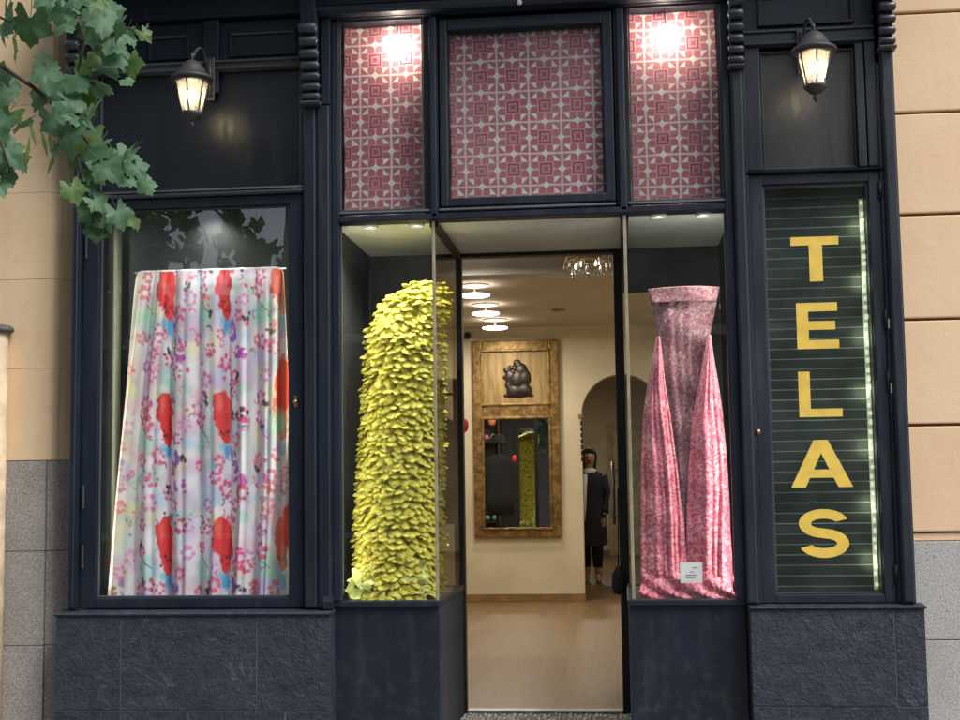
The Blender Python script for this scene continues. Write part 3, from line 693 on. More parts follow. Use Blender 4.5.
# ================================================================== LANTERNS
def lantern(cx, label, mx):
    cy = -.30; zt = 3.69
    L = thing('wall_lantern', label, 'lantern', (mx, -.05, 3.6), 'wall lanterns on the shopfront')
    # z: eave 3.60, cage 3.42..3.585
    ze, zb = 3.598, 3.405
    lathe('hood', (cx, cy, ze), [(.112, -.014), (.118, -.004), (.112, .004), (.084, .022), (.070, .048), (.050, .078), (.028, .094), (.018, .100), (0, .104)], IRON, L, 24)
    lathe('hood_rim', (cx, cy, ze-.018), [(.098, -.006), (.104, 0), (.098, .006)], IRON, L, 24)
    lathe('finial', (cx, cy, ze+.10), [(.010, 0), (.006, .012), (.012, .022), (.008, .032), (.004, .04), (0, .044)], IRON, L, 12)
    lathe('base', (cx, cy, zb), [(.056, .006), (.060, 0), (.058, -.010), (.040, -.024), (.030, -.036), (.014, -.042), (.012, -.052), (.017, -.060), (.010, -.072), (.004, -.084), (0, -.088)], IRON, L, 18)
    rt, rb = .090, .053
    bars = bmesh.new(); prs = []
    for k in range(6):
        a = PI/6+k*PI/3
        p0 = (cx+rb*math.cos(a), cy+rb*math.sin(a), zb+.004); p1 = (cx+rt*math.cos(a), cy+rt*math.sin(a), ze-.016)
        addtube(bars, [p0, p1], .0045, 6); prs.append((p0, p1))
    link('cage', mesh(bars, True), IRON, L)
    for k in range(6):
        a0, a1 = prs[k]; b0, b1 = prs[(k+1) % 6]; bm = bmesh.new()
        bm.faces.new([bm.verts.new(Vector(p)) for p in (a0, b0, b1, a1)])
        link('pane', mesh(bm), LGLASS, L)
    lathe('candle', (cx, cy, zb+.004), [(.014, 0), (.014, .055), (0, .056)], simple('candle_sleeve', (.7, .66, .55), .5), L, 12)
    lathe('bulb', (cx, cy, zb+.060), [(.008, 0), (.021, .02), (.026, .040), (.018, .062), (.006, .078), (0, .084)], emis('lantern_bulb', (1, .80, .50), 22), L, 16)
    # scroll arm to back plate
    pts = []
    for i in range(15):
        f = i/14; a = PI*f
        pts.append((mx+(cx-mx)*f, -.03+(cy+.03)*f, 3.67+.0*f+.115*math.sin(a)*1.0+.035*f))
    bm = bmesh.new(); addtube(bm, pts, .0085, 8)
    for s_, (bx, by, bz, r0_) in enumerate(((.25, .25, 3.665, .045), (.55, .55, 3.70, .03))):
        sp = []
        for i in range(22):
            a = i/21*2.3*PI; r_ = r0_*(1-i/26); q = bx+r_*math.cos(a)/.34
            sp.append((mx+(cx-mx)*q, -.03+(cy+.03)*q, bz+r_*math.sin(a)))
        addtube(bm, sp, .005, 6)
    link('scroll_arm', mesh(bm, True), IRON, L)
    bm = bmesh.new()
    addbox(bm, mx-.026, mx+.026, -.034, -.0205, 3.55, 3.80, .006); addtube(bm, [(mx, -.036, 3.57), (mx, -.040, 3.78)], .014, 8)
    link('back_plate', mesh(bm, True), IRON, L)
    l = bpy.data.lights.new('lantern_light', 'POINT'); l.energy = 2.2; l.color = (1, .78, .48); l.shadow_soft_size = .03
    o = bpy.data.objects.new('lantern_light', l); COL.objects.link(o); o.location = (cx, cy, zb+.10); adopt(o, L)
lantern(-2.262, 'black iron wall lantern with lit bulb on the wide left navy panel', -2.245)
lantern(1.045, 'black iron wall lantern with lit bulb above the lettered right window', 1.02)

# ================================================================== DISPLAY FABRICS
def floral():
    nx, ny = 300, 460
    s, t_ = np.meshgrid(np.linspace(0, 1, nx), np.linspace(0, 1, ny))
    # pixel-like print space: width of cloth 60 units per repeat (5 repeats with pleats), height 133 per repeat
    xl = -2.722-.152*t_**1.1; xr = -1.862+.052*np.clip(t_*1.5, 0, 1)
    X = xl+(xr-xl)*s
    ph = 2*PI*(6.4*s+.25*np.sin(2.2*t_+5*s))+.6*np.sin(3*t_)
    fold = 1-1.9*np.abs(np.sin(ph/2))**.75+.30*np.cos(2.3*ph+1.3+t_)   # sharp valleys, round ridges
    top = np.clip(t_/.05, 0, 1)**.6
    amp = (.010+.026*t_)*(.25+.75*top)
    Y = .112+amp*fold+.010*np.cos(PI*top/2); X = X+.012*np.sin(ph)*(.3+.7*t_)*top
    Z = 2.622-1.832*t_
    edge = np.minimum(s, 1-s); Z = Z-.035*np.clip(1-edge/.04, 0, 1)**2.2*np.clip(1-t_/.06, 0, 1)
    u = (X+2.722)*207+1.5*np.sin(ph); v = t_*330
    base = np.zeros((ny, nx, 3)); base[:] = (.92, .83, .91)
    def blend(m, c):
        m = np.clip(m, 0, 1)[..., None]; base[:] = base*(1-m)+np.array(c)*m
    def nz(sc, seed):   # smooth value noise
        r = np.random.default_rng(seed).random((64, 64)); a = u*sc; b = v*sc; ia = np.floor(a).astype(int); ib = np.floor(b).astype(int)
        fa = a-ia; fb = b-ib; fa = fa*fa*(3-2*fa); fb = fb*fb*(3-2*fb); g = lambda i, j: r[i % 64, j % 64]
        return (g(ia, ib)*(1-fa)+g(ia+1, ib)*fa)*(1-fb)+(g(ia, ib+1)*(1-fa)+g(ia+1, ib+1)*fa)*fb
    n1, n2, n3 = nz(.35, 1), nz(.12, 2), nz(.06, 3); nS = .6*nz(.13, 21)+.4*nz(.3, 22)
    blend((n2-.45)*1.6, (.88, .82, .84)); blend((n3-.5)*2.5, (.70, .52, .80)); blend((nz(.05, 9)-.55)*2.5, (.88, .60, .72)); blend((nz(.07, 11)-.62)*2.5, (.60, .56, .60))
    R = np.random.default_rng(5)
    def ell(cx, cy, rx, ry, c, soft=.25, a=1., rough=.25):
        lo = int(max(0, (cy-1.6*ry)/330*(ny-1))); hi = int(min(ny, (cy+1.6*ry)/330*(ny-1)+2))
        if hi <= lo: return
        q = slice(lo, hi); d = np.hypot((u[q]-cx)/rx, (v[q]-cy)/ry)+((n1 if rx < 4 else nS)[q]-.5)*rough*2
        m = np.clip(min(1, a*1.15)*np.clip((1-d)/soft, 0, 1), 0, 1)[..., None]; base[q] = base[q]*(1-m)+np.array(c)*m
    def flower(cx, cy, r, c, n=5):
        a0 = R.random()*6
        for k in range(n):
            a = a0+2*PI*k/n; ell(cx+.62*r*math.cos(a), cy+.8*r*math.sin(a), r*.34, r*.42, c, .5, .9, .4)
    for j in range(-1, 4):
        for i in range(-1, 4):
            ox = i*69+6; oy = j*128+4; wv = (n2-.5)
            jit = lambda k: (R.random()-.5)*k
            for (cx, cy, rx, ry, c, al) in ((12, 44, 15, 20, (.42, .72, .62), .75), (52, 46, 8, 15, (.62, .55, .50), .6), (28, 100, 10, 12, (.40, .62, .82), .55),
                                            (46, 14, 9, 12, (.60, .80, .74), .6), (8, 84, 9, 14, (.72, .62, .82), .6), (55, 120, 12, 9, (.45, .72, .66), .6), (20, 122, 9, 9, (.90, .82, .45), .45)):
                ell(ox+cx+jit(4), oy+cy+jit(5), rx, ry, c, .6, al, .35)
            # soft washes
            for k in range(9):
                c0 = [(.93, .50, .64), (.66, .46, .84), (.50, .70, .88), (.95, .84, .50), (.42, .74, .60)][R.integers(5)]
                ell(ox+R.random()*69, oy+R.random()*128, 7+R.random()*8, 8+R.random()*13, c0, .9, .7, .6)
            for k in range(15):
                a0 = R.random()*6.3; cx, cy = ox+R.random()*69, oy+R.random()*128; c0 = [(.86, .10, .26), (.75, .18, .52), (.12, .05, .07), (.90, .32, .40), (.34, .16, .48)][R.integers(5)]
                for q in range(6): ell(cx+q*1.1*math.cos(a0+q*.35), cy+q*1.3*math.sin(a0+q*.35), 1.1, 1.4, c0, .6, .75)
            # purple brush blossom
            for k in range(6): ell(ox+46+jit(9), oy+66+jit(26), 2.6, 5.5, (.30, .12, .52), .5, .85, .5)
            for k in range(5): ell(ox+52+jit(12), oy+86+jit(16), 2.8, 4, (.62, .10, .50), .5, .8, .5)
            # pink ringlets
            for (cx, cy, c) in ((25, 60, (.82, .14, .30)), (50, 44, (.80, .12, .40)), (10, 2, (.75, .1, .3)), (40, 124, (.85, .15, .3)), (8, 22, (.82, .12, .24)), (20, 78, (.80, .16, .36)), (4, 66, (.85, .20, .30)), (36, 92, (.80, .10, .28)), (14, 108, (.82, .22, .50)), (58, 30, (.78, .35, .68)), (47, 106, (.84, .10, .25))):
                flower(ox+cx+jit(6), oy+cy+jit(8), 5.5+R.random()*3.5, c, 6)
            for k in range(5): flower(ox+R.random()*69, oy+R.random()*128, 3.5+R.random()*4.5, [(.84, .08, .24), (.88, .20, .42), (.55, .12, .50), (.90, .30, .22), (.70, .10, .18)][R.integers(5)], 5+R.integers(3))
            # dark leaves / stamens
            for k in range(5):
                cx, cy = ox+R.random()*61, oy+R.random()*131
                for q in range(4): ell(cx+jit(7), cy+jit(8), 1.5+R.random(), 2+R.random()*1.6, (.09, .045, .05), .5, .85)
            cx, cy = ox+6, oy+30
            for q in range(12): ell(cx+q*.95, cy+q*1.05, .9, 1.1, (.14, .13, .11), .5, .7)
            for k in range(9): ell(ox+R.random()*61, oy+R.random()*131, 1.8+R.random()*1.5, 2+R.random()*2, (.80, .10+.1*R.random(), .25+.15*R.random()), .5, .85)
    for j in range(-1, 4):
        for i in range(-1, 4):
            ox = i*69+6; oy = j*128+4; g = lambda k: (R.random()-.5)*k
            ell(ox+35+g(2), oy+54, 6, 12, (.10, .42, .80), .5, .9, .4); ell(ox+29, oy+50, 5, 7, (.20, .62, .78), .6, .7, .4)
            for (dx, dy, rx, ry) in ((0, -6, 9.5, 17), (2, 8, 10, 18), (3, 20, 7, 15), (-3, 2, 8, 14), (5, -2, 7, 14)): ell(ox+31+dx+g(2), oy+14+dy+g(2), rx, ry, (.84, .04, .045), .14, 1, .3)
            ell(ox+27, oy+6, 4, 13, (.93, .20, .14), .8, .6, .5); ell(ox+37+g(3), oy+22, 5, 13, (.62, .02, .035), .8, .5, .5)
            for k in range(7): ell(ox+27+R.random()*13, oy+30+R.random()*10, 1.3, 1.9, (.10, .01, .02), .5, .9)
    # yellow light from the window's side strips, painted along both cloth edges
    e = np.clip(1-s*7, 0, 1)+np.clip((s-.86)*7, 0, 1)
    base[:] = base*(1-.45*e[..., None])+np.array((.98, .88, .40))*.45*e[..., None]*(.8+.2*n2[..., None])
    ell(178, 120, 12, 30, (.90, .09, .03), .15, 1, .2); ell(186, 262, 9, 26, (.90, .09, .03), .15, 1, .2); ell(170, 12, 9, 22, (.90, .12, .04), .15, 1, .2); ell(172, 158, 14, 16, (.45, .80, .50), .6, .7)
    hem = (t_ < .006); base[hem] = (.80, .76, .80)
    o = link('floral_fabric', grid_mesh(X, Y, Z, s, t_, base), FLORAL)
    sm = o.modifiers.new('thick', 'SOLIDIFY'); sm.thickness = .002
    tag(o, 'floral printed fabric in pink, red and mint hanging pleated in the left window', 'fabric')
floral()
fr_ = thing('hanging_rail', 'thin rail carrying the floral fabric in the left window', 'rail', (-2.29, .125, 2.63))
tube('rail', [(-2.73, .128, 2.612), (-1.85, .128, 2.612)], .007, STEEL, fr_); boxes('bracket', [(-2.6, -2.59, .128, .185, 2.606, 2.618), (-1.95, -1.94, .128, .185, 2.606, 2.618)], STEEL, fr_)

# chartreuse petal cloth on a form
def petal_mesh(k):
    R = random.Random(k); bm = bmesh.new(); rows = []
    n, m = 5, 4
    for i in range(m+1):
        f = i/m; wd = .036*math.sin(PI*(.18+.66*f))*(1.0+.15*R.uniform(-1, 1))
        row = []
        for j in range(n+1):
            g = j/n*2-1
            z = -f*.060+.010*abs(g)**2*(1 if f > .5 else 0)+R.uniform(-.002, .002)
            y = -.004-.030*f**1.5-.010*(1-g*g)*f+.010*abs(g)**3+R.uniform(-.003, .003)+(.010*f if i == m else 0)
            row.append(bm.verts.new((wd*g, y, z)))
        rows.append(row)
    for i in range(m):
        for j in range(n): bm.faces.new((rows[i][j], rows[i][j+1], rows[i+1][j+1], rows[i+1][j]))
    me = mesh(bm, True); me.materials.append(PETALM); return me
pf = thing('petal_fabric', 'yellow-green fabric covered in petals draped on a form in the left entrance display', 'fabric', (-1.27, .42, .755))
FX, FY = -1.235, .42
def form(z):   # centre x, rx, ry at height z
    pr = [(.755, -1.275, .240, .38), (.95, -1.268, .240, .31), (1.3, -1.262, .237, .25), (1.7, -1.242, .228, .22), (2.1, -1.225, .222, .20), (2.30, -1.215, .212, .19), (2.42, -1.165, .190, .16), (2.50, -1.13, .135, .12), (2.545, -1.10, .06, .06)]
    for a, b in zip(pr[:-1], pr[1:]):
        if z <= b[0]:
            f = max(0, (z-a[0])/(b[0]-a[0])); return [a[i]+(b[i]-a[i])*f for i in (1, 2, 3)]
    return list(pr[-1][1:])
bm = bmesh.new(); prev = None
for i in range(30):
    z = .757+(2.555-.757)*i/29; cx, rx, ry = form(z); sc = .90
    ring = [bm.verts.new((cx+sc*rx*math.cos(2*PI*k/32), FY+sc*ry*math.sin(2*PI*k/32), z)) for k in range(32)]
    if prev:
        for k in range(32): bm.faces.new((prev[k], prev[(k+1) % 32], ring[(k+1) % 32], ring[k]))
    prev = ring
bm.faces.new(prev)
link('ground_cloth', mesh(bm, True), PETALB, pf)
variants = [petal_mesh(k) for k in range(7)]
cand = []
z = .79; row = 0
while z < 2.56:
    cx, rx, ry = form(z); per = PI*(rx+ry); n = max(5, int(per/.043))
    for k in range(n):
        a = 2*PI*(k+.5*(row % 2))/n+random.uniform(-.06, .06)
        cand.append((a, z+random.uniform(-.010, .010)))
    z += .0315; row += 1
def pmat(a, z, k):
    cx, rx, ry = form(z); nx, ny = math.cos(a)/rx, math.sin(a)/ry; nn = math.hypot(nx, ny); nx /= nn; ny /= nn
    rot = math.atan2(ny, nx)+PI/2
    tilt = -.22+random.uniform(-.42, .22); s_ = random.uniform(.72, 1.02)
    if z > 2.40: tilt -= .5
    return Matrix.Translation((cx+rx*.93*math.cos(a), FY+ry*.93*math.sin(a), z)) @ Matrix.Rotation(rot+random.uniform(-.35, .35), 4, 'Z') @ Matrix.Rotation(random.uniform(-.35, .35), 4, 'Y') @ Matrix.Rotation(tilt, 4, 'X') @ Matrix.Diagonal((s_, s_, s_, 1))
vis = sorted([c for c in cand if math.sin(c[0]) < .10], key=lambda c: abs(math.cos(c[0])))
front = vis[:300]; rest = vis[300:]+[c for c in cand if math.sin(c[0]) >= .10]
for i, (a, z) in enumerate(front):
    o = link('petal', variants[i % 7], None, pf); o.matrix_basis = pmat(a, z, i)
bm = bmesh.new()
for i, (a, z) in enumerate(rest):
    n0 = len(bm.verts); bm.from_mesh(variants[i % 7]); bm.verts.ensure_lookup_table()
    bmesh.ops.transform(bm, matrix=pmat(a, z, i), verts=bm.verts[n0:])
link('petal_cover', mesh(bm, True), PETALM, pf, kind='stuff')
# pooled hem: crumpled ruffles of the same petals, larger
big = []
for k in range(4):
    R = random.Random(50+k); bm = bmesh.new(); rows = []
    for i in range(6):
        row = []
        for j in range(7):
            x = (j-3)*.022; y = (i-2.5)*.024; rr2 = math.hypot(x, y)
            row.append(bm.verts.new((x*R.uniform(.9, 1.1), y*R.uniform(.9, 1.1), .020*math.sin(j*1.7+k)+.022*math.sin(i*1.5+k*2)+R.uniform(-.006, .006))))
        rows.append(row)
    for i in range(5):
        for j in range(6): bm.faces.new((rows[i][j], rows[i][j+1], rows[i+1][j+1], rows[i+1][j]))
    me = mesh(bm, True); me.materials.append(simple('pale_petal%d' % k, (.60, .62, .20), .5, var=.2, nscale=25)); big.append(me)
for i in range(90):
    f = random.random(); x = -1.455+.36*random.random(); y = .09+.9*f**1.4; z = .785+random.uniform(0, .13)*(1 if y > .12 else .8)
    o = link('ruffle', big[i % 4], None, pf); o.location = (x, y, z)
    o.rotation_euler = (random.uniform(.4, 1.7), random.uniform(-.7, .7), random.uniform(-.9, .9))
    s_ = random.uniform(.6, 1.15); o.scale = (s_, s_, s_)

# pink drape on a form
pk = thing('pink_fabric', 'pink lace-print fabric draped in a V on a form in the right entrance display', 'fabric', (.36, .2, .755))
def drape(name, edge, z0, z1, y0, mat, folds, nx=120, ny=220, amp=.02, label=None, fan=None):
    s, t_ = np.meshgrid(np.linspace(0, 1, nx), np.linspace(0, 1, ny)); Z = z1+(z0-z1)*t_
    e = np.array(edge); zz_ = e[:, 0]; xl = np.interp(Z, zz_, e[:, 1]); xr = np.interp(Z, zz_, e[:, 2])
    X = xl+(xr-xl)*s; ph = 2*PI*folds*s+1.1*np.sin(3*t_+4*s)+.5*np.sin(9*t_)
    a = amp*(.35+.65*t_)*(.75+.5*np.sin(5*s+2*t_)**2); Y = y0-a*(1-1.7*np.abs(np.sin(ph/2))**.8+.4*np.cos(2.4*ph+2))+.07*(2*s-1)**2*(1-.5*t_)
    lump = np.clip((.93-Z)/.16, 0, 1); Y = Y+lump*.022*np.sin(40*X+9*Z*8)-lump*.045; X = X+lump*.008*np.sin(60*Z)
    Y = Y+.006*np.sin(23*Z+11*X)
    U = s*(e[:, 2]-e[:, 1]).mean()*1.3; V = t_*(z1-z0)
    o = link(name, grid_mesh(X, Y, Z, U, V), mat, pk, label=label); sm = o.modifiers.new('thick', 'SOLIDIFY'); sm.thickness = .0025
    return o
# edges as (z, x left, x right), ascending z
INN = [(.90, .25, .45), (1.30, .26, .46), (1.70, .235, .475), (2.0, .21, .51), (2.19, .222, .508), (2.30, .208, .535), (2.45, .178, .568)]
drape('inner_drape', INN, .90, 2.452, .225, SHADEDL, 3.2, amp=.012, label='inner part of the drape, its shade painted in as dull plum')
OL = [(.765, .095, .36), (.95, .10, .345), (1.15, .105, .335), (1.45, .112, .308), (1.75, .132, .278), (1.95, .166, .252), (2.10, .199, .240), (2.18, .216, .232)]
ORR = [(.765, .335, .590), (.95, .345, .588), (1.15, .350, .584), (1.45, .370, .578), (1.75, .402, .562), (1.95, .448, .540), (2.10, .478, .519), (2.18, .494, .510)]
drape('outer_drape', OL, .765, 2.18, .165, PINKL, 3.1, amp=.017); drape('outer_drape', ORR, .765, 2.18, .165, PINKL, 2.6, amp=.017)
drape('pooled_hem', [(.760, .085, .585), (.80, .09, .588), (.86, .12, .57)], .760, .865, .13, PINKL, 6.5, 160, 30, .013)
drape('top_fold', [(2.37, .205, .545), (2.42, .190, .560), (2.452, .178, .568)], 2.375, 2.458, .212, lace_mat('shaded_rose_lace_print', (.18, .045, .065), (.34, .16, .19), (.46, .31, .33), 44), 2, 90, 20, .001)  # top fold carries the inner drape's painted shade
tube('stand', [(.36, .30, .755), (.36, .30, 2.30)], .014, STEEL, pk)
lathe('stand_form', (.365, .33, 1.5), [(0, 0), (.10, .05), (.12, .3), (.10, .6), (.12, .8), (.09, .93), (0, .95)], BLACKC, pk, 20, .5)
tk = thing('price_card', 'small white printed card standing on the pink fabric', 'card', (.36, .06, .86))
bm = bmesh.new(); addbox(bm, -.058, .058, -.001, .001, 0, .108, 0)
c_ = link('card', mesh(bm), PAPER, tk); c_.location = (.36, .062, .848); c_.rotation_euler = (math.radians(-10), 0, math.radians(-3))
bm = bmesh.new()
for (x0, x1, z) in ((.005, .035, .078), (-.008, .012, .056), (-.03, .03, .038), (-.03, .02, .026)): addbox(bm, x0, x1, -.0022, -.0012, z, z+.005, 0)
p_ = link('print', mesh(bm), INK, tk); p_.location = c_.location; p_.rotation_euler = c_.rotation_euler

def downlight(x, y, z, tx, ty, tz, e, label):
    t_ = thing('downlight', label, 'downlight', (x, y, z))
    lathe('trim_ring', (x, y, z), [(.036, 0), (.036, -.014), (.040, -.015), (.046, -.004), (.046, 0)], WHITEC, t_, 24)
    lathe('lens', (x, y, z-.001), [(0, -.001), (.034, -.001), (.034, .002), (0, .002)], emis('downlight_lens', (1, .93, .82), 4), t_, 20)
    d = (Vector((tx, ty, tz))-Vector((x, y, z-.03))).normalized()
    l = bpy.data.lights.new('downlight_lamp', 'SPOT'); l.energy = e; l.color = (1, .94, .84); l.spot_size = math.radians(120); l.spot_blend = .8; l.shadow_soft_size = .025
    o = bpy.data.objects.new('downlight_lamp', l); COL.objects.link(o); adopt(o, t_); o.location = (x, y, z-.026); o.rotation_euler = d.to_track_quat('-Z', 'Y').to_euler()
downlight(-1.36, .10, 2.834, -1.30, .40, 1.4, 20, 'recessed downlight in the ceiling above the petal fabric')
downlight(-1.10, .10, 2.834, -1.2, .42, 1.0, 20, 'second recessed downlight above the petal fabric, nearer the entrance')
downlight(.24, .08, 2.834, .28, .25, 1.1, 8, 'recessed downlight in the ceiling above the pink fabric')
downlight(.48, .08, 2.834, .44, .25, 1.1, 8, 'second recessed downlight above the pink fabric, nearer the right pilaster')
box('window_head', -2.96, -1.724, .062, .184, 3.0, 3.03, PAINT, sf, 0)
def added_side_strip(x, y, z0, z1, dx, dy, e, label):  # unseen light strips, added to brighten the display fabrics
    t_ = thing('light_strip', label, 'light strip', (x, y, z0))
    box('channel', x-.006, x+.006, y-.006, y+.006, z0, z1, STEEL, t_, 0)
    box('diffuser', x-.0055+.008*np.sign(dx), x+.0055+.008*np.sign(dx), y-.005, y+.005, z0+.01, z1-.01, emis('strip_diffuser', (1, .95, .82), 1.5), t_, 0)
    l = bpy.data.lights.new('added_strip_lamp', 'AREA'); l.shape = 'RECTANGLE'; l.size = .02; l.size_y = z1-z0-.05; l.energy = e; l.color = (1, .95, .84)
    o = bpy.data.objects.new('added_strip_lamp', l); COL.objects.link(o); adopt(o, t_)
    d = Vector((dx, dy, 0)).normalized(); o.location = (x+.02*d.x, y+.02*d.y, (z0+z1)/2)
    zax = -d; yax = Vector((0, 0, 1)); xax = yax.cross(zax); o.rotation_euler = Matrix((xax, yax, zax)).transposed().to_euler()
added_side_strip(-1.545, .085, .80, 2.75, .75, .65, 2.0, 'added thin light strip, out of sight behind the left post of the petal display')
added_side_strip(.618, .085, .80, 2.75, -.85, .5, 2.8, 'added thin light strip, out of sight behind the right post of the pink display')
added_side_strip(-2.925, .072, .82, 2.9, 1, .12, 1.6, 'added thin light strip, out of sight behind the left stile of the floral window')
added_side_strip(-1.745, .072, .82, 2.9, -1, .12, 1.2, 'added thin light strip, out of sight behind the right stile of the floral window')
downlight(-2.29, .075, 2.999, -2.29, .10, 1.5, 10, 'added recessed downlight, out of sight in the head of the floral window')  # unseen lamp tucked above the frame opening, added to brighten the floral cloth

# ================================================================== SHOP INTERIOR
fl = box('shop_floor', -3.0, 1.7, 1.16, 20, -.12, -.004, simple('subfloor', (.10, .065, .035), .6), bev=0, kind='structure')
bmS = bmesh.new(); addbox(bmS, 0, .1924, 0, 1.7990, -.0035, 0, .0003); pme = mesh(bmS); pme.materials.append(FLOORM)
for i in range(24):
    for j in range(11):
        off = .6*((i*5) % 3); y0 = 1.201+j*1.8-off
        if j == 0 and off:                          # cut board at the doorway
            bq = bmesh.new(); addbox(bq, 0, .1924, 0, 1.7990-off, -.0035, 0, .0003); qm = mesh(bq); qm.materials.append(FLOORM)
            link('floor_board', qm, None, fl, (-2.95+i*.193, 1.201, 0)); continue
        if y0+1.8 < 20.2: link('floor_board', pme, None, fl, (-2.95+i*.193, y0, 0))
iw = thing('shop_interior', 'cream painted shop rooms with an arch seen through the doorway', 'room', (0, 6, 0))
box('ceiling', -3.0, 1.7, 1.21, 8.6, 3.22, 3.3, CEILM, iw, 0); box('ceiling', -3.0, 1.7, 8.85, 18, 3.22, 3.3, CEILM, iw, 0)
boxes('side_wall', [(-3.06, -3.0, .27, 18, -.1, 3.3), (1.7, 1.76, .27, 18, -.1, 3.3)], CREAM, iw, 0)
boxes('front_wall', [(-3.0, -1.60, .27, .33, -.1, 3.3), (.66, 1.7, .27, .33, -.1, 3.3), (-1.60, .66, 1.165, 1.21, 2.87, 3.3)], CREAM, iw, 0)
boxes('ceiling', [(-3.0, -1.6, .33, 1.21, 3.22, 3.3), (.66, 1.7, .33, 1.21, 3.22, 3.3)], CEILM, iw, 0)
box('ceiling_beam', -3.0, 1.7, 3.4, 3.65, 3.05, 3.219, WHITEC, iw, .004)
# arch wall at y 8.6..8.85
cxA, rA, zA = .03, .475, 2.16
P = [(-3.0, 0), (-3.0, 3.3), (1.7, 3.3), (1.7, 0), (cxA+rA, 0)]+[(cxA+rA*math.cos(PI*i/24), zA+rA*math.sin(PI*i/24)) for i in range(25)]+[(cxA-rA, 0)]
prof('arch_wall', P, 8.6, 8.85, CREAM, iw, 'y')
boxes('skirting', [(-2.99, cxA-rA+.0, 8.575, 8.599, 0.001, .085), (cxA+rA, 1.69, 8.575, 8.599, .001, .085)], SKIRT, iw, .003)
boxes('impost', [(cxA-rA-.035, cxA-rA+.018, 8.575, 8.87, 2.125, 2.17)], SKIRT, iw, .004)
bm = bmesh.new()
for i in range(7): addbox(bm, cxA-rA-.012, cxA-rA+.014, 8.585, 8.60, 1.62+i*.07, 1.672+i*.07, .006)
link('jamb_trim', mesh(bm), BLACKC, iw)
box('back_wall', -3.0, 1.7, 18, 18.1, 0, 3.3, CREAM, iw, 0)
boxes('skirting', [(-2.9, -.22, 17.97, 17.999, .001, .10), (.9, 1.6, 17.97, 17.999, .001, .10)], SKIRT, iw, 0)
dd = boxes('back_door_frame', [(-.24, -.14, 17.93, 17.999, 0, 2.42), (.76, .86, 17.93, 17.999, 0, 2.42), (-.139, .759, 17.93, 17.999, 2.32, 2.42)], simple('door_casing', (.48, .38, .24), .6), iw)
box('back_door', -.138, .758, 17.96, 17.998, .01, 2.318, simple('door_leaf_cream', (.55, .46, .30), .6), dd, 0)
# gilt trumeau mirror
MX0, MX1, MZ0, MZ1 = -1.72, -.70, .745, 3.06
mt = thing('wall_mirror', 'tall gilt framed mirror with a dark relief figure in its upper panel', 'mirror', ((MX0+MX1)/2, 8.58, MZ0))
ya = 8.535
boxes('frame', [(MX0, MX0+.115, ya, 8.595, MZ0, MZ1), (MX1-.115, MX1, ya, 8.595, MZ0, MZ1), (MX0+.1152, MX1-.1152, ya, 8.595, MZ0, MZ0+.10), (MX0+.1152, MX1-.1152, ya, 8.595, MZ1-.12, MZ1), (MX0+.1152, MX1-.1152, ya, 8.595, 2.14, 2.30)], GILT, mt, .012)
bd = lambda x0, x1, z0, z1: boxes('inner_moulding', [(x0, x1, ya-.018, ya+.02, z0, z0+.028), (x0, x1, ya-.018, ya+.02, z1-.028, z1), (x0, x0+.028, ya-.018, ya+.02, z0+.0285, z1-.0285), (x1-.028, x1, ya-.018, ya+.02, z0+.0285, z1-.0285)], GILT, mt, .008)
bd(MX0+.10, MX1-.10, 2.285, 2.955); bd(MX0+.10, MX1-.10, .83, 2.155)
box('upper_panel', MX0+.12, MX1-.12, 8.56, 8.585, 2.31, 2.93, GILT2, mt, 0)
mg = bmesh.new(); addbox(mg, -.405, .405, -.003, .003, -.65, .65, 0)
mo = link('mirror_glass', mesh(mg), MIRROR, mt); mo.location = (-1.21, 8.565, 1.495); mo.rotation_euler = (math.radians(-1.0), 0, math.radians(1.7))
# relief figure: a seated rider-like silhouette, low relief
fig = bmesh.new()
def blob(c, r, sx=1, sz=1, tilt=0):
    n0 = len(fig.verts); bmesh.ops.create_icosphere(fig, subdivisions=2, radius=r); fig.verts.ensure_lookup_table()
    bmesh.ops.transform(fig, matrix=Matrix.Translation((c[0], 8.555, c[1])) @ Matrix.Rotation(tilt, 4, 'Y') @ Matrix.Diagonal((sx, .45, sz, 1)), verts=fig.verts[n0:])
fx, fz = -1.19, 2.60
for c, r, sx, sz, ti in (((0, .19), .048, 1.1, 1, 0), ((.045, .10), .085, 1, 1.1, .3), ((.09, .02), .085, .9, 1.3, -.1), ((0, -.01), .10, 1.0, 1.2, 0), ((-.09, .03), .055, 1.1, 1.4, .3), ((-.12, .105), .042, 1.2, 1, 0), ((-.045, .13), .04, 1.8, .6, .5), ((-.10, -.07), .045, 1.2, 1.2, 0), ((-.03, -.14), .09, 1.2, .9, 0), ((.08, -.13), .085, 1.2, .9, .2), ((-.10, -.195), .04, 2., .6, 0), ((.14, -.175), .045, 1.4, .7, .6), ((0, -.2), .05, 3.0, .45, 0), ((-.145, .02), .03, 1.2, 1, 0)):
    blob((fx+c[0], fz+c[1]), r, sx, sz, ti)
rf_ = link('relief_figure', mesh(fig, True), BRONZE, mt)
rm = rf_.modifiers.new('merge', 'REMESH'); rm.mode = 'VOXEL'; rm.voxel_size = .009; rm.use_smooth_shade = True
sm = rf_.modifiers.new('soft', 'SMOOTH'); sm.iterations = 6; sm.factor = .6

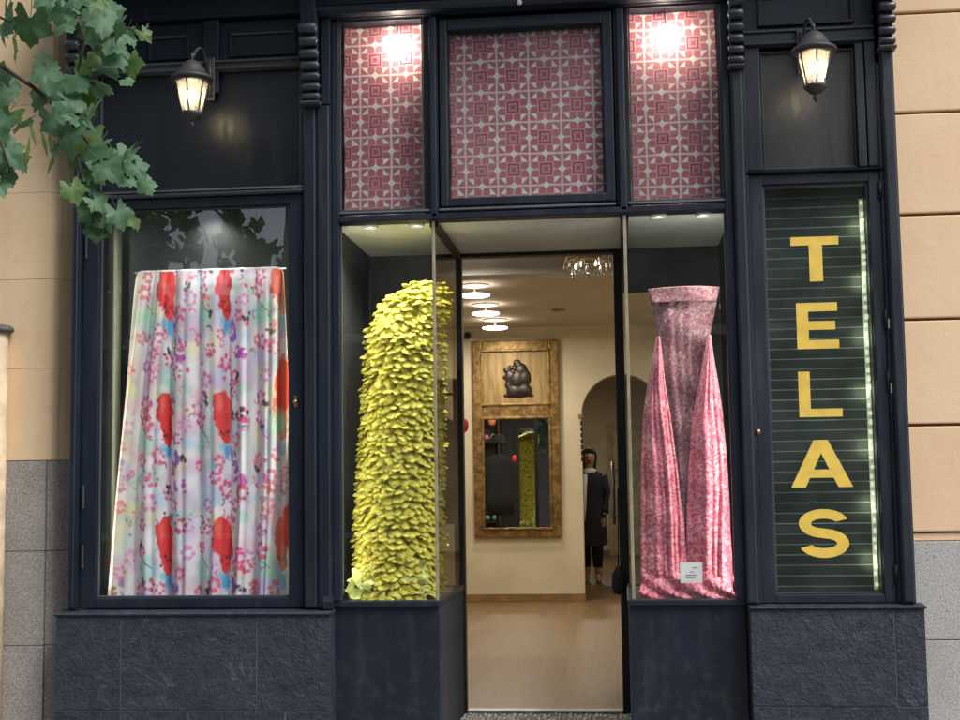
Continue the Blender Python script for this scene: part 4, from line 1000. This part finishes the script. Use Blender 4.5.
# ceiling lights
LAMPM = emis('ceiling_lamp', (1, .90, .74), 4)
def disc(x, y, e, label, z=3.22):
    t_ = thing('ceiling_light', label, 'ceiling light', (x, y, z), 'round ceiling lights in the shop')
    lathe('ceiling_rose', (x, y, z-.014), [(.135, 0), (.14, .012), (0, .013)], WHITEC, t_, 32)
    lathe('diffuser', (x, y, z-.10), [(0, -.012), (.12, -.012), (.142, -.004), (.142, .008), (0, .010)], LAMPM, t_, 32)
    tube('stem', [(x, y, z-.09), (x, y, z-.014)], .012, STEEL, t_)
    l = bpy.data.lights.new('lamp', 'AREA'); l.shape = 'DISK'; l.size = .26; l.energy = e*.28; l.color = (1, .91, .77)
    o = bpy.data.objects.new('lamp', l); COL.objects.link(o); o.location = (x, y, z-.118); adopt(o, t_)
for x, y, w in ((-1.31, 5.07, 'nearest to the street of the three round lit ceiling lights left of the doorway view'), (-1.345, 6.44, 'middle of the three round lit ceiling lights in a row'), (-1.37, 7.75, 'farthest of the three round lit ceiling lights, near the mirror')): disc(x, y, 42, w)
for x, y, w in ((.95, 3.9, 'round lit ceiling light on the right side of the shop, near the beam'), (-1.29, 2.9, 'round lit ceiling light between the shopfront and the ceiling beam'), (.95, 6.4, 'round lit ceiling light on the right side of the shop, near the arch')): disc(x, y, 36, w)
disc(-.50, 14.6, 55, 'round lit ceiling light seen through the arch'); disc(.5, 10.6, 22, 'round lit ceiling light hidden above the arch')
lathe('smoke_detector', (-.62, 7.0, 3.205), [(.06, -.012), (.075, 0), (.075, .014), (0, .0145)], simple('tan_plastic', (.30, .22, .14), .5))
tag(bpy.data.objects['smoke_detector'], 'flat round brown ceiling fitting right of the ceiling lights', 'smoke detector')
so_ = thing('security_camera', 'small black camera on the wall beside the mirror top', 'camera', (-1.80, 8.55, 3.14))
lathe('dome', (-1.775, 8.54, 3.13), [(0, -.045), (.03, -.034), (.042, 0), (.03, .03), (0, .034)], BLACKP, so_, 14); box('mount', -1.80, -1.75, 8.56, 8.598, 3.12, 3.17, BLACKP, so_)
# chandelier
ch = thing('chandelier', 'small crystal chandelier with brass rings hanging behind the door head', 'chandelier', (-.23, 2.35, 3.22))
cc = (-.20, 2.35)
tube('chain', [(*cc, 3.21), (*cc, 3.06)], .006, BRASS, ch)
bm = bmesh.new()
for R_, z in ((.16, 3.02), (.12, 2.97)):
    addtube(bm, [(cc[0]+R_*math.cos(2*PI*k/24), cc[1]+R_*math.sin(2*PI*k/24), z) for k in range(25)], .007, 6)
for k in range(6): addtube(bm, [(*cc, 3.08), (cc[0]+.16*math.cos(k*PI/3), cc[1]+.16*math.sin(k*PI/3), 3.02)], .004, 5)
link('ring_frame', mesh(bm, True), BRASS, ch)
CRYS = NT('crystal'); CRYS.fin((.75, .72, .66), .12); CRYS.b.inputs['Transmission Weight'].default_value = .85; CRYS = CRYS.m
bm = bmesh.new(); addlathe(bm, (0, 0, 0), [(0, -.055), (.011, -.036), (.008, -.012), (.002, 0)], 6); cme = mesh(bm); cme.materials.append(CRYS)
for k in range(30):
    R_, z = (.16, 3.01) if k < 18 else (.12, 2.96); n = 18 if k < 18 else 12; a = 2*PI*k/n
    o = link('crystal_drop', cme, None, ch, (cc[0]+R_*math.cos(a), cc[1]+R_*math.sin(a), z-.005-.04*(k % 2))); o.scale = (1.3, 1.3, 1.5)
bm = bmesh.new(); addlathe(bm, (0, 0, 0), [(0, -.02), (.010, -.008), (.008, .01), (0, .022)], 8); bme = mesh(bm, True); bme.materials.append(emis('tiny_bulb', (1, .88, .7), 3))
for k in range(5):
    a = 2*PI*k/5+.4; link('bulb', bme, None, ch, (cc[0]+.09*math.cos(a), cc[1]+.11*math.sin(a), 2.93))

# shelf of fabric bolts (seen in the mirror and, its dark back, past the petal display)
sh = thing('shelf_unit', 'dark shelf unit stacked with coloured fabric rolls inside the shop', 'shelf', (-2.2, 1.6, 0))
boxes('carcass', [(-2.75, -1.62, 1.40, 1.42, 0, 2.75), (-2.75, -2.73, 1.421, 1.85, 0, 2.75), (-1.64, -1.62, 1.421, 1.85, 0, 2.75)], WOODD, sh, 0)
for z in (.05, .5, .95, 1.4, 1.85, 2.3, 2.7): box('shelf', -2.729, -1.641, 1.421, 1.85, z, z+.02, WOODD, sh, 0)
cols = [(.6, .05, .08), (.75, .6, .1), (.08, .3, .15), (.7, .7, .68), (.1, .1, .3), (.7, .3, .45), (.05, .05, .06), (.2, .45, .5)]
cm = [simple('bolt_cloth%d' % i, c, .7) for i, c in enumerate(cols)]
for zi, z in enumerate((.07, .52, .97, 1.42, 1.87, 2.32)):
    for k in range(9):
        x = -2.66+k*.118; tube('fabric_roll', [(x, 1.46, z+.056), (x, 1.84, z+.056)], random.uniform(.042, .053), cm[random.randrange(8)], sh, 10)
# hat and garments on a stand, seen through the side glass
hs = thing('hat_stand', 'dark clothes stand with a black hat, jacket and red scarf behind the petal display', 'clothes stand', (-1.62, 4.0, 0))
tube('pole', [(-1.60, 4.0, 0), (-1.60, 4.0, 2.16)], .018, BLACKP, hs)
tube('base', [(-1.85, 4.0, .02), (-1.35, 4.0, .02)], .015, BLACKP, hs)
lathe('hat', (-1.58, 4.0, 2.14), [(.0, .13), (.07, .125), (.095, .10), (.10, .03), (.105, .015), (.19, .005), (.20, 0), (.19, -.006), (0, -.006)], BLACKC, hs, 24)
bm = bmesh.new()
addlathe(bm, (-1.60, 4.0, 1.05), [(.26, 0), (.25, .25), (.21, .5), (.23, .75), (.20, .86), (.07, .93), (0, .94)], 24, .5)
for v in bm.verts: v.co.y += .02*math.sin(v.co.x*60); v.co.x += .01*math.sin(v.co.z*17)
link('jacket', mesh(bm, True), BLACKC, hs)
bm = bmesh.new(); addlathe(bm, (-1.66, 3.86, 1.30), [(.02, 0), (.06, .05), (.05, .2), (.065, .35), (.03, .50), (0, .52)], 12, .5); link('scarf', mesh(bm, True), REDC, hs)
lathe('coral_pompom', (-1.66, 4.0, 2.50), [(0, -.11), (.05, -.08), (.065, 0), (.045, .08), (0, .10)], CORAL, None, 14); tag(bpy.data.objects['coral_pompom'], 'coral coloured ornament hanging above the black hat', 'ornament')
tube('pompom_cord', [(-1.66, 4.0, 2.58), (-1.66, 4.0, 3.22)], .003, BLACKP, bpy.data.objects['coral_pompom'])
rf = thing('red_flower', 'small red ornament hanging just beside the left door post', 'ornament', (-1.33, 4.2, 1.86))
bm = bmesh.new(); bmesh.ops.create_icosphere(bm, subdivisions=2, radius=.045)
for v in bm.verts: v.co *= 1+.15*math.sin(v.co.x*160)*math.sin(v.co.z*140)
bmesh.ops.transform(bm, matrix=Matrix.Translation((-1.325, 4.2, 1.88)) @ Matrix.Diagonal((.9, .9, 1.4, 1)), verts=bm.verts); link('blossom', mesh(bm, True), REDC, rf)
tube('cord', [(-1.325, 4.2, 1.94), (-1.325, 4.2, 3.22)], .003, BLACKP, rf)
# dark bag hung by the right door post
bg_ = thing('hanging_bag', 'round black bag hanging low at the right door post', 'bag', (-.03, 1.18, .7))
bm = bmesh.new(); addlathe(bm, (-.028, 1.10, .70), [(0, 0), (.03, .01), (.042, .05), (.040, .12), (.025, .155), (.012, .17), (0, .172)], 16, .8); link('pouch', mesh(bm, True), BLACKC, bg_)
tube('strap', [(-.028, 1.105, .86), (-.020, 1.112, 1.35)], .004, BLACKC, bg_)

# ================================================================== PERSON
def skinned(name, joints, edges, root, mat, parent, sub=2):
    me = bpy.data.meshes.new(name); me.from_pydata([j[0] for j in joints], edges, [])
    o = bpy.data.objects.new(name+'_tmp', me); COL.objects.link(o)
    sk = o.modifiers.new('s', 'SKIN'); sk.use_smooth_shade = True
    for i, j in enumerate(joints):
        r = j[1]; me.skin_vertices[0].data[i].radius = (r, r) if not isinstance(r, tuple) else r
    me.skin_vertices[0].data[root].use_root = True
    ss = o.modifiers.new('d', 'SUBSURF'); ss.levels = sub; ss.render_levels = sub
    dg = bpy.context.evaluated_depsgraph_get(); nm = bpy.data.meshes.new_from_object(o.evaluated_get(dg)); bpy.data.objects.remove(o)
    for p in nm.polygons: p.use_smooth = True
    nm.materials.clear(); nm.materials.append(mat)
    return link(name, nm, None, parent)
px_, py_ = -.43, 11.3
pe = thing('person', 'person with dark hair in a long navy coat and pale scarf standing beyond the arch', 'person', (px_, py_, 0))
K = 1.02
def J(x, y, z): return (px_+x*K, py_+y*K, z*K)
joints = [(J(0, 0, .98), .135), (J(0, 0, 1.15), .12), (J(0, -.01, 1.35), .14), (J(0, 0, 1.47), .075), (J(0, -.01, 1.56), .052), (J(.01, -.02, 1.66), .085), (J(.01, -.02, 1.735), .078),
 (J(.16, .0, 1.42), .058), (J(.205, .02, 1.18), .043), (J(.19, -.06, .96), .032), (J(.185, -.08, .90), .028),
 (J(-.16, .0, 1.42), .058), (J(-.21, .02, 1.18), .043), (J(-.16, -.1, 1.0), .032), (J(-.15, -.13, .95), .028),
 (J(.08, 0, .88), .085), (J(.09, -.01, .50), .058), (J(.09, .03, .10), .038), (J(.10, -.10, .04), (.034, .03)),
 (J(-.08, .05, .88), .085), (J(-.08, .08, .50), .058), (J(-.07, .14, .10), .038), (J(-.07, .02, .04), (.034, .03))]
edges = [(0, 1), (1, 2), (2, 3), (3, 4), (4, 5), (5, 6), (2, 7), (7, 8), (8, 9), (9, 10), (2, 11), (11, 12), (12, 13), (13, 14), (0, 15), (15, 16), (16, 17), (17, 18), (0, 19), (19, 20), (20, 21), (21, 22)]
skinned('body', joints, edges, 0, SKIN, pe)
# hands: palm and five fingers each
for sx, (hx, hy, hz) in ((1, (.185, -.085, .885)), (-1, (-.15, -.135, .935))):
    js = [(J(hx, hy, hz), .024), (J(hx, hy-.01, hz-.06), .024)]; es = [(0, 1)]
    for k in range(4):
        a = (k-1.5)*.013; b0 = len(js)
        js += [(J(hx+a, hy-.012, hz-.09), .009), (J(hx+a*1.1, hy-.02, hz-.125), .008), (J(hx+a*1.1, hy-.012, hz-.15+.006*abs(k-1.5)), .007)]
        es += [(1, b0), (b0, b0+1), (b0+1, b0+2)]
    b0 = len(js); js += [(J(hx-.03*sx, hy-.02, hz-.05), .010), (J(hx-.036*sx, hy-.03, hz-.085), .008)]; es += [(0, b0), (b0, b0+1)]
    skinned('hand', js, es, 0, SKIN, pe, 1)
# coat with sleeves
bm = bmesh.new(); prev = None
for (z, rx, ry) in ((.50, .225, .18), (.6, .225, .18), (.85, .215, .165), (1.0, .205, .155), (1.15, .185, .145), (1.3, .205, .155), (1.40, .215, .15), (1.46, .17, .12), (1.50, .085, .08)):
    ring = [bm.verts.new(J(rx*(1+.05*math.sin(5*a)*(z < 1))*math.cos(a), ry*math.sin(a)+.01, z)) for a in (2*PI*k/28 for k in range(28))]
    if prev:
        for k in range(28): bm.faces.new((prev[k], prev[(k+1) % 28], ring[(k+1) % 28], ring[k]))
    prev = ring
addtube(bm, [J(.17, 0, 1.43), J(.215, .02, 1.2), J(.20, -.05, .98), J(.195, -.07, .93)], [.078, .070, .058, .056], 12)
addtube(bm, [J(-.17, 0, 1.43), J(-.22, .02, 1.2), J(-.17, -.09, 1.02), J(-.155, -.12, .97)], [.078, .070, .058, .056], 12)
link('coat', mesh(bm, True), NAVYCL, pe)
link('scarf', (lambda b: (addlathe(b, J(0, -.015, 1.47), [(.095, -.04), (.105, 0), (.09, .045), (.06, .06)], 20, .85), addtube(b, [J(-.05, -.16, 1.45), J(-.07, -.185, 1.25), J(-.08, -.18, 1.05), J(-.09, -.19, .82)], [.03, .04, .042, .03], 8), mesh(b, True))[2])(bmesh.new()), WHITECL, pe)
bm = bmesh.new(); addlathe(bm, J(.005, .015, 1.655), [(0, -.18), (.085, -.16), (.102, -.05), (.108, .04), (.095, .10), (.06, .135), (0, .148)], 20, 1.02)
for v in bm.verts:                                   # open the face
    if v.co.y < py_-.045 and v.co.z < 1.76*K: v.co.y = py_-.03; v.co.x = px_+(v.co.x-px_)*1.02
link('hair', mesh(bm, True), HAIR, pe)
bm = bmesh.new()
addtube(bm, [J(.01, -.10, 1.665), J(.01, -.125, 1.64), J(.01, -.11, 1.628)], [.010, .014, .012], 8); link('nose', mesh(bm, True), SKIN, pe)
for s_ in (-1, 1):
    bm = bmesh.new(); addtube(bm, [J(.01+s_*.034, -.098, 1.672), J(.01+s_*.034, -.108, 1.672)], [.012, .006], 8); link('eye', mesh(bm, True), BLACKC, pe)
bm = bmesh.new(); addtube(bm, [J(-.018, -.096, 1.605), J(.01, -.106, 1.603), J(.038, -.096, 1.605)], [.004, .008, .004], 6); link('mouth', mesh(bm, True), REDC, pe)
bm = bmesh.new()
for x, y in ((.10, 0), (-.07, .12)): addtube(bm, [J(x, .05+y, .32), J(x, .045+y, .12), J(x, .02+y, .05), J(x, -.07+y, .035), J(x, -.13+y, .028)], [.062, .052, .045, .042, .022], 10)
link('boots', mesh(bm, True), simple('beige_boot', (.32, .22, .13), .6), pe)

bm = bmesh.new()
addtube(bm, [J(.08, 0, .85), J(.09, -.01, .50), J(.09, .03, .22)], [.105, .085, .066], 14); addtube(bm, [J(-.08, .05, .85), J(-.08, .08, .50), J(-.07, .14, .22)], [.105, .085, .066], 14)
link('trousers', mesh(bm, True), NAVYCL, pe)
# ================================================================== TREE with the branch that hangs in at the left
tr = thing('tree', 'leafy green tree whose branch hangs in front of the left wall', 'tree', (-4.3, -2.3, GZ))
tube('trunk', [(-4.3, -2.3, GZ), (-4.28, -2.28, 1.0), (-4.36, -2.25, 2.4), (-4.30, -2.2, 3.8), (-4.25, -2.2, 5.5)], [.17, .13, .12, .10, .06], BARK, tr, 14)
def P(px, py, y):      # design helper: a point of the branch, measured on the plane y
    X = {}
    dx = (px-480)/1340; dz = (360-py)/1340
    d = dx*rr+dz*uu+fwd; k = (y-CAM_Y)/d.y
    return Vector((0, CAM_Y, 1.4))+d*k
limbs = [[(-4.3, -2.2, 3.7), (-3.6, -1.8, 4.1), P(20, -30, -1.4), P(70, -5, -1.3), P(100, 20, -1.25), P(140, 32, -1.2)],
         [(-4.32, -2.22, 3.0), (-3.7, -1.8, 3.5), P(-30, 45, -1.4), P(33, 87, -1.35), P(60, 110, -1.3), P(95, 150, -1.25), P(130, 178, -1.2)],
         [P(60, 110, -1.3), P(75, 150, -1.3), P(85, 190, -1.28), P(100, 222, -1.25)], [P(70, -5, -1.3), P(85, 40, -1.32), P(75, 85, -1.3)],
         [(-3.7, -1.8, 3.5), P(-20, 100, -1.4), P(0, 140, -1.4), P(10, 170, -1.38)], [(-3.6, -1.8, 4.1), P(-25, 5, -1.4), P(10, 22, -1.4)]]
bm = bmesh.new()
for i, lm in enumerate(limbs): addtube(bm, lm, [(.012 if i < 2 else .006)*(1-j/(len(lm)))+.003 for j in range(len(lm))], 7)
link('branch', mesh(bm, True), BARK, tr)
def leaf_mesh(k):
    R = random.Random(k+90); bm = bmesh.new(); n = 30; out = []
    for i in range(n):
        a = 2*PI*i/n; r_ = .5*(.87+.13*math.cos(5*(a)))*(1+.07*(-1)**i+.05*R.uniform(-1, 1))*(1.12 if math.cos(a) > .8 else 1)
        if abs(a-PI) < .25: r_ = .12
        out.append((r_*math.cos(a)+.32, r_*math.sin(a)))
    def h(x, y): return -.30*x*x-.55*y*y+.16*abs(y)+.05*math.sin(6*y+k)+.04*math.sin(9*x+k)
    inner = [(.32+.5*(x-.32), .5*y) for x, y in out]
    c = bm.verts.new((.32, 0, h(.32, 0))); I = [bm.verts.new((x, y, h(x, y)+R.uniform(-.01, .01))) for x, y in inner]; O = [bm.verts.new((x, y, h(x, y)+R.uniform(-.03, .02))) for x, y in out]
    for i in range(n):
        j = (i+1) % n; bm.faces.new((c, I[i], I[j])); bm.faces.new((I[i], O[i], O[j], I[j]))
    addtube(bm, [(-.35, 0, .06), (0, 0, 0), (.25, 0, -.01)], [.008, .010, .006], 4, False)
    return mesh(bm, True)
LM = [leaf_mesh(k) for k in range(5)]
LMS = []
for m_ in (LEAF, LEAF, LEAF, LEAF, LEAF2):
    for me in LM:
        q = me.copy(); q.materials.clear(); q.materials.append(m_); LMS.append(q)
spots = [(5, 18, 46), (30, 22, 44), (14, 42, 34), (-8, 30, 40), (48, 2, 34), (62, 10, 30), (72, 4, 36), (86, 14, 34), (98, 4, 30), (104, 20, 34), (92, 30, 30), (118, 26, 30), (112, 42, 30), (128, 36, 22), (144, 33, 18),
 (100, 48, 32), (116, 54, 34), (130, 62, 28), (104, 66, 36), (88, 62, 30), (126, 80, 18), (46, 72, 36), (60, 84, 40), (76, 78, 34), (44, 92, 34), (84, 94, 32), (68, 102, 34), (98, 86, 28), (92, 106, 26), (54, 118, 36), (78, 118, 32),
 (70, 132, 42), (86, 132, 40), (96, 148, 36), (80, 148, 34), (104, 164, 38), (92, 170, 30), (118, 156, 34), (130, 150, 26), (136, 166, 26), (146, 184, 22), (122, 176, 30), (72, 188, 28), (84, 184, 30), (92, 204, 34), (100, 216, 34), (88, 212, 26), (118, 212, 30), (132, 218, 22), (100, 234, 22),
 (-2, 74, 30), (10, 84, 26), (2, 96, 24), (8, 112, 36), (24, 122, 30), (-4, 124, 34), (6, 148, 36), (18, 156, 28), (2, 166, 30), (0, 184, 24), (8, 176, 20), (66, 24, 26), (110, 10, 30), (58, 146, 22), (44, 58, 20)]
rl = random.Random(3)
def place_leaf(p, size, k, nm='leaf', down=True, parent=tr):
    d = Vector((rl.uniform(-.5, 1.0), rl.uniform(-.5, .2), rl.uniform(-.95, -.15))).normalized()
    n = Vector((rl.uniform(-.45, .45), rl.uniform(-1.0, -.35), rl.uniform(.45, 1.15))).normalized()
    y = n.cross(d).normalized(); n = d.cross(y)
    m = Matrix((d, y, n)).transposed().to_4x4(); m = Matrix.Translation(p-d*size*.3) @ m @ Matrix.Diagonal((size, size, size, 1))
    o = link(nm, LMS[k], None, parent); o.matrix_basis = m; return o
for i, (x, y, s_) in enumerate(spots):
    yy = -1.3+rl.uniform(-.12, .12); p = P(x, y, yy); size = s_*1.08*(yy+7.2)/1340
    place_leaf(p, size, rl.randrange(25))
for i, (x, y, s_) in enumerate(rl.sample(spots, 24)):
    yy = -1.22+rl.uniform(-.1, .15); p = P(x+rl.uniform(-9, 9), y+rl.uniform(-9, 9), yy); place_leaf(p, s_*.85*(yy+7.2)/1340, rl.randrange(25))
bmS = bmesh.new()
for a, b in ((0, .02), (.02, 0)):
    bmS.faces.new([bmS.verts.new(v) for v in ((0, -.2*.1, 0), (.5, -.09, -.05), (1, -.02, .0), (1, .02, 0), (.5, .09, -.02), (0, .02, 0))]); break
bme2 = mesh(bmS, True); bme2.materials.append(BRACT)
for (x, y) in ((32, 132), (28, 148), (50, 138), (54, 150), (52, 160), (60, 128), (22, 160), (44, 142)):
    p = P(x, y, -1.3); d = Vector((rl.uniform(-.4, .4), 0, -1)).normalized(); n = Vector((.1, -1, .2)); yv = n.cross(d).normalized(); n = d.cross(yv)
    o = link('bract', bme2, None, tr); o.matrix_basis = Matrix.Translation(p-d*.05) @ Matrix((d, yv, n)).transposed().to_4x4() @ Matrix.Diagonal((.12, .12, .12, 1))
# crown above and left of the frame (one mass of leaf faces)
def crown(name, parent, centers, n, seed, size, kind='stuff'):
    R = np.random.default_rng(seed); V = []; F = []
    cs_ = []
    for (cx, cy, cz, r) in centers:
        for k in range(max(4, int(n*r/60))):
            v = R.normal(size=3); v /= np.linalg.norm(v); cs_.append((np.array((cx, cy, cz))+v*r*R.uniform(.45, 1.0), r*.22))
    per = max(1, n//len(cs_))
    base_ = [(0, 0), (.35, .42), (.75, .40), (1.05, 0), (.75, -.40), (.35, -.42)]
    for c, rc in cs_:
        for k in range(per):
            p = c+R.normal(size=3)*rc; a = R.normal(size=3); a[2] -= .4; a /= np.linalg.norm(a); b = np.cross(a, R.normal(size=3)+np.array((0, 0, 1.2))); b /= np.linalg.norm(b)+1e-9
            s = size*R.uniform(.7, 1.3); i0 = len(V)
            for u_, v_ in base_: V.append(p+s*(u_*a+v_*b))
            F.append(tuple(range(i0, i0+6)))
    me = bpy.data.meshes.new('crown'); me.from_pydata([tuple(v) for v in V], [], F); me.materials.append(LEAF)
    return link(name, me, None, parent, kind=kind)
crown('crown', tr, [(-4.6, -2.4, 5.6, 1.3), (-3.6, -1.9, 5.3, .9), (-5.4, -2.0, 4.9, 1.0), (-4.4, -3.2, 6.4, 1.1), (-3.0, -1.5, 5.1, .7), (-2.6, -2.6, 6.0, .8)], 9000, 4, .13)

# ================================================================== OPPOSITE SIDE OF THE STREET (seen mirrored in the glass)
def far_block(x0, x1, y, h, mat, label, seed):
    b = thing('building', label, 'building', ((x0+x1)/2, y-5, GZ-.13))
    R = random.Random(seed)
    box('wall', x0, x1, y-10, y, GZ-.13, h, mat, b, 0)
    dark = simple('dark_window', (.02, .022, .026), .2); ledge = simple('ledge_stone', (.5, .48, .44), .7)
    n = int((x1-x0)/2.6)
    for fl_ in range(int((h-3.4)/3.3)+1):
        zb = .4+fl_*3.6; zt = zb+2.3
        if zt > h-.3: break
        for k in range(n):
            xa = x0+.7+k*2.6; w_ = box('window', xa, xa+1.3, y, y+.06, zb+.1, zt, dark, b, 0)
            box('sill', xa-.12, xa+1.42, y+.0605, y+.22, zb, zb+.10, ledge, w_, 0)
    box('string_course', x0, x1, y+.001, y+.35, 3.95, 4.12, ledge, b, 0)
    box('parapet', x0-.1, x1+.1, y-.2, y+.3, h, h+.25, ledge, b, 0)
far_block(-22, -6.3, -17, 4.7, simple('grey_facade', (.20, .19, .18), .8), 'low grey building across the street, mirrored in the left window', 1)
far_block(-6.2, 5.5, -17, 11.2, simple('brown_facade', (.13, .10, .08), .8), 'low brown building across the street, mirrored in the middle glass', 2)
far_block(5.6, 22, -17, 6.6, simple('ochre_facade', (.42, .32, .20), .8), 'low ochre building across the street, mirrored in the right window', 3)
for i, (x, y, s_) in enumerate(((-8.5, -13.5, 1.0), (-1.5, -13.8, .9), (6.5, -13.4, 1.1))):
    t2 = thing('tree', ('street tree across the road to the left', 'street tree across the road facing the door', 'street tree across the road to the right')[i], 'tree', (x, y, GZ), 'street trees across the road')
    tube('trunk', [(x, y, GZ-.13), (x+.05, y, 1.5), (x, y+.1, 3.0*s_), (x+.1, y, 4.6*s_)], [.16, .13, .11, .05], BARK, t2, 10)
    crown('crown', t2, [(x, y, 4.6*s_, 1.2*s_), (x+.7, y+.3, 5.2*s_, .9), (x-.8, y, 4.3*s_, .9), (x, y-.3, 5.7*s_, .9)], 2600, 20+i, .2)
